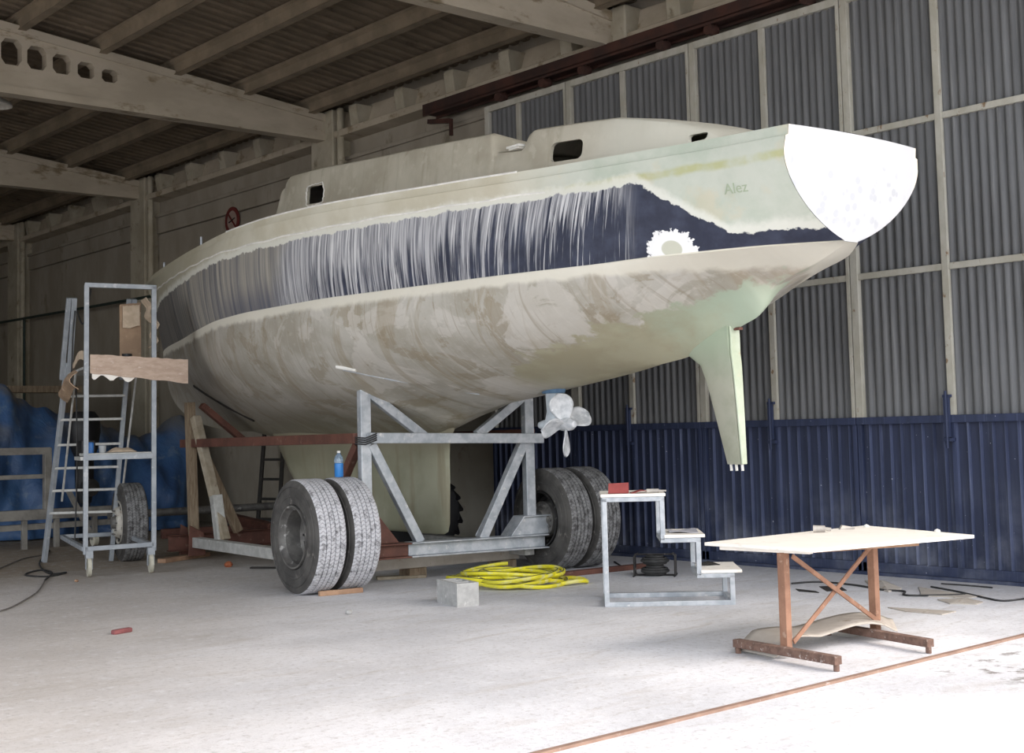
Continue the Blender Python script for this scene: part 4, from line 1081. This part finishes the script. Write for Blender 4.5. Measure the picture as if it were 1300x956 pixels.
for l, (a, b) in ((lA, ((1065, 853), (935, 829))), (lB, ((1182, 830), (1050, 806)))):
    pa, pb = G(*a), G(*b)
    def ft(m, pa=pa, pb=pb, l=l):
        m.bar(pa+Vector((0, 0, .065)), pb+Vector((0, 0, .065)), .06, .05)
        for pp_ in (pa+(pb-pa)*.02, pb+(pa-pb)*.02): m.cyl((pp_.x, pp_.y, 0), (pp_.x, pp_.y, .045), .018)
    tp('foot', 'table_foot', ft, bevel=.003)
tp('under_rail', 'raw_timber', lambda m: m.bar(G(1040, 699, .66)+Vector((0, .06, 0)), G(1170, 690, .66)+Vector((0, .04, 0)), .06, .03), bevel=.003)
tp('under_rail', 'white_board', lambda m: m.bar(lA+Vector((-.05, .45, .665)), lA+Vector((.02, -.2, .665)), .05, .025), bevel=.003)
def on_table(x, y): return G(x, y, .701)
p = on_table(1042, 676)
o = MB().cyl((-.05, 0, .025), (.03, 0, .025), .025, .022).cyl((.03, 0, .025), (.07, 0, .02), .012).build('putty_tube', 'brass_rough', None, smooth=True); o.location = p; o.rotation_euler = (0, 0, -1.0); tag(o, 'short pale grey tube lying on the white table top', 'tube')
p = on_table(1075, 672)
o = MB().prism([(-.05, 0, 0), (.05, -.02, 0), (.06, .0, .012), (.02, .01, .02), (-.03, 0, .03)], (0, .03, 0)).build('scraper', 'brass_rough'); o.location = p; o.rotation_euler = (0, 0, -.6); tag(o, 'small grey scraper on the middle of the white table', 'tool')
for px, py, lb in ((1100, 669, 'tiny lump of filler at the back corner of the white table'), (1190, 675, 'tiny lump of filler near the right end of the white table')):
    o = MB().lathe([(0, .001), (0, .022), (.012, .018), (.02, .001)], 12, 'z').build('filler_lump', 'white_putty', None, smooth=True); o.location = on_table(px, py); tag(o, lb, 'filler')

# cardboard on the ground
def scrap(pix, mat, label, th=.01, lift=.0, wav=.0, cat='cardboard scrap', name='cardboard_scrap'):
    P = [G(*p) for p in pix]; c = sum(P, Vector())/len(P); m = MB(); n = len(P)
    top = [m.bm.verts.new(p-c+Vector((0, 0, th+wav*(.5+.5*sin(3.1*p.x+5.3*p.y))))) for p in P]; bot = [m.bm.verts.new(v.co-Vector((0, 0, th))) for v in top]
    ct_ = m.bm.verts.new((0, 0, th+lift)); cb_ = m.bm.verts.new((0, 0, lift*.9))
    for i in range(n):
        j = (i+1) % n; m.bm.faces.new((top[i], top[j], ct_)); m.bm.faces.new((bot[j], bot[i], cb_)); m.bm.faces.new((bot[i], bot[j], top[j], top[i]))
    o = m.build(name, mat); o.location = c; return tag(o, label, cat)
# long curled sheet under the table
a0, a1, b0, b1 = G(933, 827), G(1133, 797), G(985, 838), G(1140, 813)
def cs_(u, v):
    a = a0.lerp(a1, u); b = b0.lerp(b1, u); p = a.lerp(b, v); p.z = .012+.085*smooth01(.0, .12, u)+.05*max(0, sin(pi*(u-.35)/.5) if .35 < u < .85 else 0)+.02*sin(9*u)-.05*smooth01(.85, 1, u); return p
o = MB().grid(lambda u, v: cs_(u, v)-a0, 28, 6).build('cardboard_sheet', 'floor_card', None, smooth=True); o.location = a0; md = o.modifiers.new('t', 'SOLIDIFY'); md.thickness = .008; md.offset = 1
tag(o, 'long buckled pale cardboard sheet on the ground under the white table', 'cardboard')
scrap([(1127, 772), (1180, 775), (1205, 778), (1214, 777), (1196, 781), (1150, 777)], 'floor_card', 'thin pale card lying alone on the ground right of the table leg', .008, .01)
scrap([(1166, 746), (1222, 755), (1248, 757), (1230, 760), (1170, 757)], 'floor_card', 'flat tan card at the front of the litter by the doors', .008)
scrap([(1190, 762), (1226, 760), (1248, 765), (1240, 768), (1206, 767)], 'floor_card', 'torn tan card with upturned corner in the litter by the doors', .008, .02)
scrap([(1098, 738), (1122, 738), (1145, 748), (1128, 752), (1106, 746)], 'floor_card', 'crumpled pale card behind the right leg of the table', .01, .04)
scrap([(1040, 745), (1066, 744), (1075, 750), (1050, 751)], 'gasket', 'small dark flat strip on the ground behind the table brace', .005)
scrap([(1010, 748), (1036, 751), (1040, 753), (1014, 751)], 'gasket', 'dark sliver of card on the ground behind the left table leg', .005)
cable('loose_cable', 'black_cable', [(1005, 742), (1040, 740), (1085, 744), (1120, 750), (1148, 752), (1150, 757), (1200, 757), (1225, 756)], .009, 'black cable trailing through the card litter behind the table')
cable('loose_cable', 'black_cable', [(1182, 746), (1215, 752), (1250, 760), (1275, 764), (1310, 760)], .008, 'black cable trailing from the litter to the right edge')
cable('loose_cable', 'black_cable', [(1195, 742), (1225, 744), (1260, 747)], .007, 'short dark wire on the ground nearest the blue doors')
# small bits
def pebble(px, py, r, mat, label, cat, name, sq=.7):
    m = MB(); bmesh.ops.create_icosphere(m.bm, subdivisions=2, radius=r)
    for v in m.bm.verts: v.co *= 1+.25*(random.random()-.5); v.co.z *= sq
    p = G(px, py); o = m.build(name, mat); p.z = r*sq*.85; o.location = p; return tag(o, label, cat)
pebble(290, 720, .05, 'red_brick', 'orange brick fragment on the ground in front of the base beam', 'brick fragment', 'brick_fragment')
pebble(443, 780, .03, 'cinder', 'grey pebble on the ground below the left tyres', 'pebble', 'pebble')
pebble(97, 739, .022, 'raw_timber', 'small tan stone beside the near scaffold castor', 'pebble', 'pebble')
p0 = G(143, 806); p1 = G(166, 802)
slab('wooden_wedge', 'maroon_chip', p0, p1, .05, .035, 0, 'dark pink chip of wood lying alone on the left foreground', 'wood chip', bevel=.01)
slab('dark_strip', 'gasket', G(318, 722), G(352, 722), .05, .02, 0, 'short black strip on the ground left of the front tyres', 'strip')

# ================================================================== the platform ladder
P0 = Vector((5.89, 13.80, 0)); P1 = Vector((6.61, 13.59, 0)); fd = (P1-P0).normalized(); bd = Vector((-fd.y, fd.x, 0))
sc = empty('platform_ladder', P0, atan2(fd.y, fd.x), label='tall grey-blue steel platform ladder on castors wrapped in torn cardboard', cat='platform ladder')
def sb(name, mat, segs, w=.045, h=None, par=None, **k):
    m = MB()
    for a, b in segs: m.bar(a, b, w, h)
    return m.build(name, mat, par or sc, bevel=k.get('bevel', .004))
Wd = .75
for x in (.03, Wd-.0): sb('frame_post', 'blue_steel', [((x, 0, .24), (x+.02, 0, 3.16))], .05)
sb('top_rail', 'blue_steel', [((.03, 0, 3.16), (Wd+.045, 0, 3.15))], .05)
sb('base_rail', 'blue_steel', [((.02, 0, .30), (Wd, 0, .31))], .05)
sb('base_rail', 'blue_steel', [((.02, .02, .30), (.02, 2.15, .30))], .05)
sb('base_rail', 'blue_steel', [((Wd-.02, .02, .30), (Wd-.02, 2.15, .30))], .05)
sb('base_rail', 'blue_steel', [((.02, 2.15, .30), (Wd-.02, 2.15, .30))], .05)
sb('shelf_rail', 'blue_steel', [((.03, 0, 1.28), (Wd, 0, 1.28))], .06)
sb('shelf', 'galvanised_dusty', [((.03+.0, .04+.09*k, 1.31), (Wd, .04+.09*k, 1.31)) for k in range(6)], .07, .03)
sb('shelf_rail', 'galvanised_dusty', [((.02, .0, 1.27), (.02, .55, 1.27))], .08, .04)
def scl(p): d = p-P0; return (d.dot(fd), d.dot(bd))
fl_, fr_ = scl(G(56, 714)), scl(G(141, 712))
def lxy(side, z):
    f = fl_ if side == 0 else fr_; tx = .02 if side == 0 else Wd-.03; t = z/2.4
    return Vector((f[0]+(tx-f[0])*t, f[1]+(1.55-f[1])*t, z))     # ladder leans towards the platform
sb('ladder_stringer', 'blue_steel', [(lxy(0, 0), lxy(0, 2.4))], .05, .07)
sb('ladder_stringer', 'blue_steel', [(lxy(1, 0), lxy(1, 2.4))], .05, .07)
for z in (.60, .87, 1.14, 1.42, 1.72, 2.0): sb('rung', 'galvanised_dusty', [(lxy(0, z), lxy(1, z))], .08, .03)
sb('platform_deck', 'galvanised_dusty', [((.03, .05+.1*k, 2.26), (Wd-.02, .05+.1*k, 2.26)) for k in range(16)], .08, .03)
for x in (.0, Wd-.06):
    sb('handrail', 'blue_steel', [((x+.04, 1.6, 2.2), (x+.07, 1.3, 3.15))], .06)
    sb('handrail', 'blue_steel', [((x-.04, 1.62, 2.2), (x+.01, 1.3, 3.15))], .05)
    sb('thin_strut', 'galvanised_dusty', [((x-.03, 1.7, .75), (x+.06, 1.1, 2.25))], .022)
ch = MB()
for k in range(40):
    t = k/39; ch.bm.verts.ensure_lookup_table()
cpts = [Vector((.10+.0*t, 1.25-1.2*t, 2.98+.14*t-.25*sin(pi*t))) for t in [i/20 for i in range(21)]]
ch.path(cpts, .011, 5); ch.path([Vector((.08, 1.3, 3.0-.9*t+0)) + Vector((-.06*t, .05*sin(6*t), 0)) for t in [i/14 for i in range(15)]], .009, 5)
ch.path([Vector((.04+.03*sin(3*t), .9+.2*sin(2*t), 2.1-1.8*t)) for t in [i/24 for i in range(25)]], .009, 5)
ch.build('wire', 'black_cable', sc, smooth=True)
for x in (.06, Wd-.04):
    cst = MB().box((x-.03, -.05, .20), (x+.045, .06, .28)); cst.box((x-.03, -.02, .08), (x-.022, .03, .22)); cst.box((x+.037, -.02, .08), (x+.045, .03, .22)); c_ = cst.build('castor_fork', 'blue_steel', sc)
    MB().lathe([(-.022, .001), (-.022, .07), (-.018, .105), (.018, .105), (.022, .07), (.022, .001)], 32, 'x', (x+.008, 0, .106)).build('castor_wheel', 'castor', c_, smooth=35)
# cladding: plywood board and torn cardboard
def ragged(x0, x1, z0a, z0b, z1a, z1b, y, n=26, amp=.03, th=.012, low=True):
    m = MB(); topv = []; botv = []
    for i in range(n+1):
        t = i/n; x = x0+(x1-x0)*t
        topv.append(Vector((x, y, z1a+(z1b-z1a)*t+random.uniform(-.004, .004)))); botv.append(Vector((x, y, z0a+(z0b-z0a)*t-amp*(.5+.5*sin(i*.45+x*9))*(.7+.3*random.random()))))
    for i in range(n):
        m.box((0, 0, 0), (0, 0, 0)) if False else None
    rings = [[b, t_, t_+Vector((0, th, 0)), b+Vector((0, th, 0))] for b, t_ in zip(botv, topv)]
    return m.loft(rings)
ragged(.08, 1.13, 2.20, 2.08, 2.40, 2.34, -.045, amp=.012, th=.015).build('plywood_board', 'plywood', sc)
ragged(.10, .55, 2.18, 2.14, 2.26, 2.24, -.028, amp=.06, th=.006).build('torn_veneer', 'white_board', sc)
ragged(.50, .74, 2.40, 2.40, 3.02, 3.05, .70, 16, .02).build('cardboard_wrap', 'cardboard', sc)
ragged(.53, .72, 2.75, 2.78, 3.0, 3.02, .66, 12, .02).build('cardboard_wrap', 'cloth', sc)
m = MB(); m.grid(lambda u, v: Vector((.78+.05*sin(5*v)+.03*sin(17*v), .10+.35*u, 2.5+.55*v)), 6, 18); o = m.build('cardboard_wrap', 'cloth', sc); md = o.modifiers.new('t', 'SOLIDIFY'); md.thickness = .008
m = MB(); m.grid(lambda u, v: Vector((.02-.03*sin(4*u), .05+1.2*u, 2.34-.05*u+.10*v*(1-.6*u)+.03*sin(9*u))), 12, 4); o = m.build('cardboard_wrap', 'cloth', sc); md = o.modifiers.new('t', 'SOLIDIFY'); md.thickness = .008
m = MB(); m.grid(lambda u, v: Vector((-.02-.1*sin(3*v), .15+1.1*u, 2.02+.20*v+.05*sin(5*u)-.06*u)), 12, 5); o = m.build('cardboard_wrap', 'cardboard', sc); md = o.modifiers.new('t', 'SOLIDIFY'); md.thickness = .01
def on_sc(x, y, z): return P0+fd*x+bd*y+Vector((0, 0, z))
o = MB().lathe([(0, .001), (0, .033), (.11, .033), (.118, .026), (.12, .001)], 24, 'z').build('spray_can', 'blue_can', None, smooth=True); o.location = on_sc(.10, .10, 1.326); tag(o, 'small blue can on the lower shelf of the platform ladder', 'can')
o = MB().lathe([(0, .001), (0, .034), (.08, .042), (.08, .038), (.01, .030), (.01, .001)], 24, 'z').build('plastic_cup', 'clear_cup', None, smooth=True); o.location = on_sc(.22, .07, 1.326); tag(o, 'clear plastic cup on the ladder shelf right of the blue can', 'cup')
o = MB().grid(lambda u, v: Vector(((u-.5)*.30, (v-.5)*.2, .01+.05*sin(pi*u)*sin(pi*v)*(1+.3*sin(9*u)))), 12, 8).build('rag', 'cloth', None, smooth=True); md = o.modifiers.new('t', 'SOLIDIFY'); md.thickness = .01; o.location = on_sc(.45, .26, 1.327); o.rotation_euler = (0, 0, -.3); tag(o, 'beige rag heaped on the ladder shelf', 'rag')
o = MB().box((-.08, -.06, 0), (.08, .06, .14)).box((-.07, -.05, .02), (.07, .05, .12)).build('toolbox', 'black_plastic', None, bevel=.01); o.location = on_sc(-.02+.12, .44, 1.326); tag(o, 'small black box at the back of the ladder shelf', 'box')
tl = empty('power_sander', on_sc(.35, .30, 2.276), atan2(fd.y, fd.x), label='grey power tool with black knob on top of the ladder platform', cat='power tool')
MB().box((-.20, -.04, 0), (.16, .04, .07)).build('body', 'grey_paper', tl, bevel=.02); MB().cyl((.17, 0, .0), (.17, 0, .12), .035).cyl((.17, 0, .12), (.17, 0, .15), .055).build('knob', 'black_plastic', tl)

# ================================================================== behind: tarpaulin, trailer, engine, ladder
m = MB()
prof_t = mono([(6.2, 2.38), (7.26, 2.40), (7.9, 2.08), (8.9, 1.80), (9.8, 1.50), (10.2, 1.60), (10.5, 1.84), (10.7, 1.8)])
def tf(u, v):
    x = 5.2+5.35*u; ht = prof_t(max(6.2, x)); z = ht*(1-v)**.9 if v < 1 else 0.0
    bulge = .55*sin(pi*min(1, v*1.1))**.7
    y = 20.6-.9*v-bulge*.5+.10*sin(4*x+5*v)+.05*sin(9*x-7*v+2*sin(3*v))+.02*sin(23*x+14*v)
    if u > .93: y += (u-.93)*9*(v)
    z = ht-(ht-.02)*v
    return Vector((x, y+(.0), z+.03*sin(17*x)*(1-v)))
m.grid(tf, 110, 26)
def tb_(u, v):
    p = tf(u, 0); return Vector((p.x, p.y+2.2*v, p.z*(1-.9*v**2)))
m.grid(tb_, 110, 8)
o = m.build('tarpaulin', 'blue_tarp', None, smooth=True, weld=True); md = o.modifiers.new('t', 'SOLIDIFY'); md.thickness = .01; md.offset = 1
tag(o, 'big creased blue tarpaulin draped over a hull at the back left', 'tarpaulin')
tl = empty('boat_trailer', (6.2, 18.2, 0), 0, label='grey steel trailer frame standing in front of the blue tarpaulin', cat='trailer')
def tt(name, segs, w, h):
    m = MB()
    for a, b in segs: m.bar(Vector(a)-Vector((6.2, 18.2, 0)), Vector(b)-Vector((6.2, 18.2, 0)), w, h)
    return m.build(name, 'trailer_steel', tl, bevel=.005)
tt('top_rail', [((4.6, 18.1, 1.36), (7.25, 18.1, 1.34))], .12, .10); tt('middle_rail', [((4.6, 18.1, 1.0), (7.2, 18.1, .99))], .08, .06)
tt('upright', [((7.22, 18.1, .50), (7.22, 18.1, 1.38))], .10, .10); tt('side_rail', [((4.6, 18.1, .48), (8.4, 18.1, .46))], .12, .14); tt('side_rail', [((4.6, 18.15, .30), (8.3, 18.15, .30))], .10, .08)
tt('leg', [((7.9, 18.1, .0), (7.9, 18.1, .4))], .07, .07); tt('leg', [((6.9, 18.1, .0), (6.9, 18.1, .4))], .07, .07); tt('leg', [((5.2, 18.1, .0), (5.2, 18.1, .4))], .07, .07); tt('leg', [((7.35, 18.1, .0), (7.35, 18.1, .4))], .07, .07)
jw = empty('jockey_wheel', (7.75-6.2, 17.8-18.2, 0)); jw.parent = tl
MB().bar((0, 0, .1), (-.35, 0, .78), .06).build('wheel_strut', 'trailer_steel', jw); MB().lathe([(-.03, .001), (-.03, .09), (.03, .09), (.03, .001)], 24, 'x', (0.02, 0, .092)).build('castor_wheel', 'castor', jw, smooth=35)
en = empty('outboard_engine', (8.1, 18.9, 0), 0, label='black outboard engine hanging before the tarpaulin behind the ladder', cat='engine')
MB().loft([[Vector((r*cos(2*pi*i/16)*1.0, r*.8*sin(2*pi*i/16), z)) for i in range(16)] for z, r in ((.55, .10), (.7, .13), (.9, .14), (1.2, .14), (1.35, .20), (1.6, .24), (1.8, .23), (1.9, .15))]).build('cowl', 'black_plastic', en, smooth=45)
MB().cyl((0, -.14, .78), (0, -.24, .78), .13).cyl((0, -.24, .78), (0, -.26, .78), .07).build('water_pump', 'gasket', en, smooth=40); MB().bar((0, 0, 0), (0, 0, .6), .12).build('shaft_leg', 'black_plastic', en)
# timber rack behind the tarp
rk = MB().box((8.3, 23.2, 2.35), (9.9, 23.5, 2.47)).box((8.4, 23.2, 0), (8.5, 23.5, 2.36)).box((9.7, 23.2, 0), (9.8, 23.5, 2.36)).build('timber_rack', 'weathered_timber'); tag(rk, 'dull brown timber rack showing above the blue tarpaulin', 'rack')
# brown ladder against the wall, seen under the hull
la = empty('wooden_ladder', (10.5, 18.0, 0), 0, label='dark brown ladder leaning on the side wall, seen under the hull', cat='ladder')
def lad(name, a, b, w=.05, h=.08): return MB().bar(Vector(a)-Vector((10.5, 18, 0)), Vector(b)-Vector((10.5, 18, 0)), w, h).build(name, 'gasket', la)
l0, l1 = Vector((10.35, 17.80, .0)), Vector((11.05, 18.55, 2.6)); r0_, r1_ = Vector((10.45, 17.35, .0)), Vector((11.08, 18.05, 2.6))
lad('stile', l0, l1); lad('stile', r0_, r1_)
for k in range(8): t = .08+.115*k; lad('rung', l0.lerp(l1, t), r0_.lerp(r1_, t), .04, .04)
# ribbed black tyre leaning behind the keel
tt_ = empty('tractor_tyre', (9.40, 12.45, .5), label='black lugged tractor tyre standing behind the keel', cat='tyre'); tt_.rotation_euler = (0, 0, radians(80))
o = MB().lathe([(-.12, .28), (-.15, .36), (-.14, .47), (-.08, .50), (.08, .50), (.14, .47), (.15, .36), (.12, .28)], 64).build('carcass', 'black_plastic', tt_, smooth=30)
m = MB()
for k in range(22):
    for sgn in (-1, 1):
        a = 2*pi*(k+(.5 if sgn > 0 else 0))/22; a2 = a+.22
        m.bar((0, .50*cos(a), .50*sin(a)), (.15*sgn, .485*cos(a2), .485*sin(a2)), .035, .06, up=(0, cos(a), sin(a)))
m.build('tread_lugs', 'black_plastic', tt_)

# ================================================================== LIGHT
wd = bpy.data.worlds.new('sky'); scn.world = wd; wd.use_nodes = True
nt = wd.node_tree; bg = nt.nodes['Background']
sky = nt.nodes.new('ShaderNodeTexSky'); sky.sky_type = 'NISHITA'; sky.sun_disc = False; sky.sun_elevation = radians(42); sky.sun_rotation = radians(150); sky.dust_density = 4.; sky.air_density = 1.; sky.ozone_density = 1.
mx = nt.nodes.new('ShaderNodeMix'); mx.data_type = 'RGBA'; mx.inputs[0].default_value = .75
nt.links.new(sky.outputs[0], mx.inputs[6]); mx.inputs[7].default_value = (3.0, 3.02, 3.08, 1)
nt.links.new(mx.outputs[2], bg.inputs[0]); bg.inputs[1].default_value = .55
# portal over the open front of the hall
pa = bpy.data.lights.new('front_opening', 'AREA'); pa.shape = 'RECTANGLE'; pa.size = 18.4; pa.size_y = 7.5; pa.cycles.is_portal = True
po = bpy.data.objects.new('front_opening', pa); col.objects.link(po); po.location = (2.1, YR-.4, 3.75); po.rotation_euler = (radians(90), 0, 0)
pb = bpy.data.lights.new('side_opening', 'AREA'); pb.shape = 'RECTANGLE'; pb.size = 16.2; pb.size_y = 6.9; pb.cycles.is_portal = True
pq = bpy.data.objects.new('side_opening', pb); col.objects.link(pq); pq.location = (XL-.1, 9.4, 3.45); pq.rotation_euler = (radians(90), 0, radians(-90))

names = {}
for o in list(scn.objects):
    if o.parent is None and o.get('label') and not o.get('group'): names.setdefault(o.name.split('.')[0], []).append(o)
GR = {'plank': 'loose planks under and around the cradle', 'timber_block': 'timber blocks under the cream beam', 'power_cable': 'cables lying on the workshop floor', 'loose_cable': 'cables in the litter by the doors',
      'cardboard_scrap': 'card scraps on the ground by the doors', 'floor_girder': 'girders lying behind the cradle', 'abrasive_sheet': 'abrasive sheets on the top step', 'filler_lump': 'filler lumps on the white table',
      'pebble': 'pebbles on the floor', 'paper_sheet': 'paper sheets on the steps', 'scraper': 'small hand tools left lying'}
for k, L in names.items():
    if len(L) > 1 and k in GR:
        for o in L: o['group'] = GR[k]
scn.view_settings.view_transform = 'Standard'; scn.view_settings.look = 'None'; scn.view_settings.gamma = 1; scn.view_settings.use_curve_mapping = False
scn.view_settings.exposure = 0.84
scn.cycles.max_bounces = 14; scn.cycles.diffuse_bounces = 10
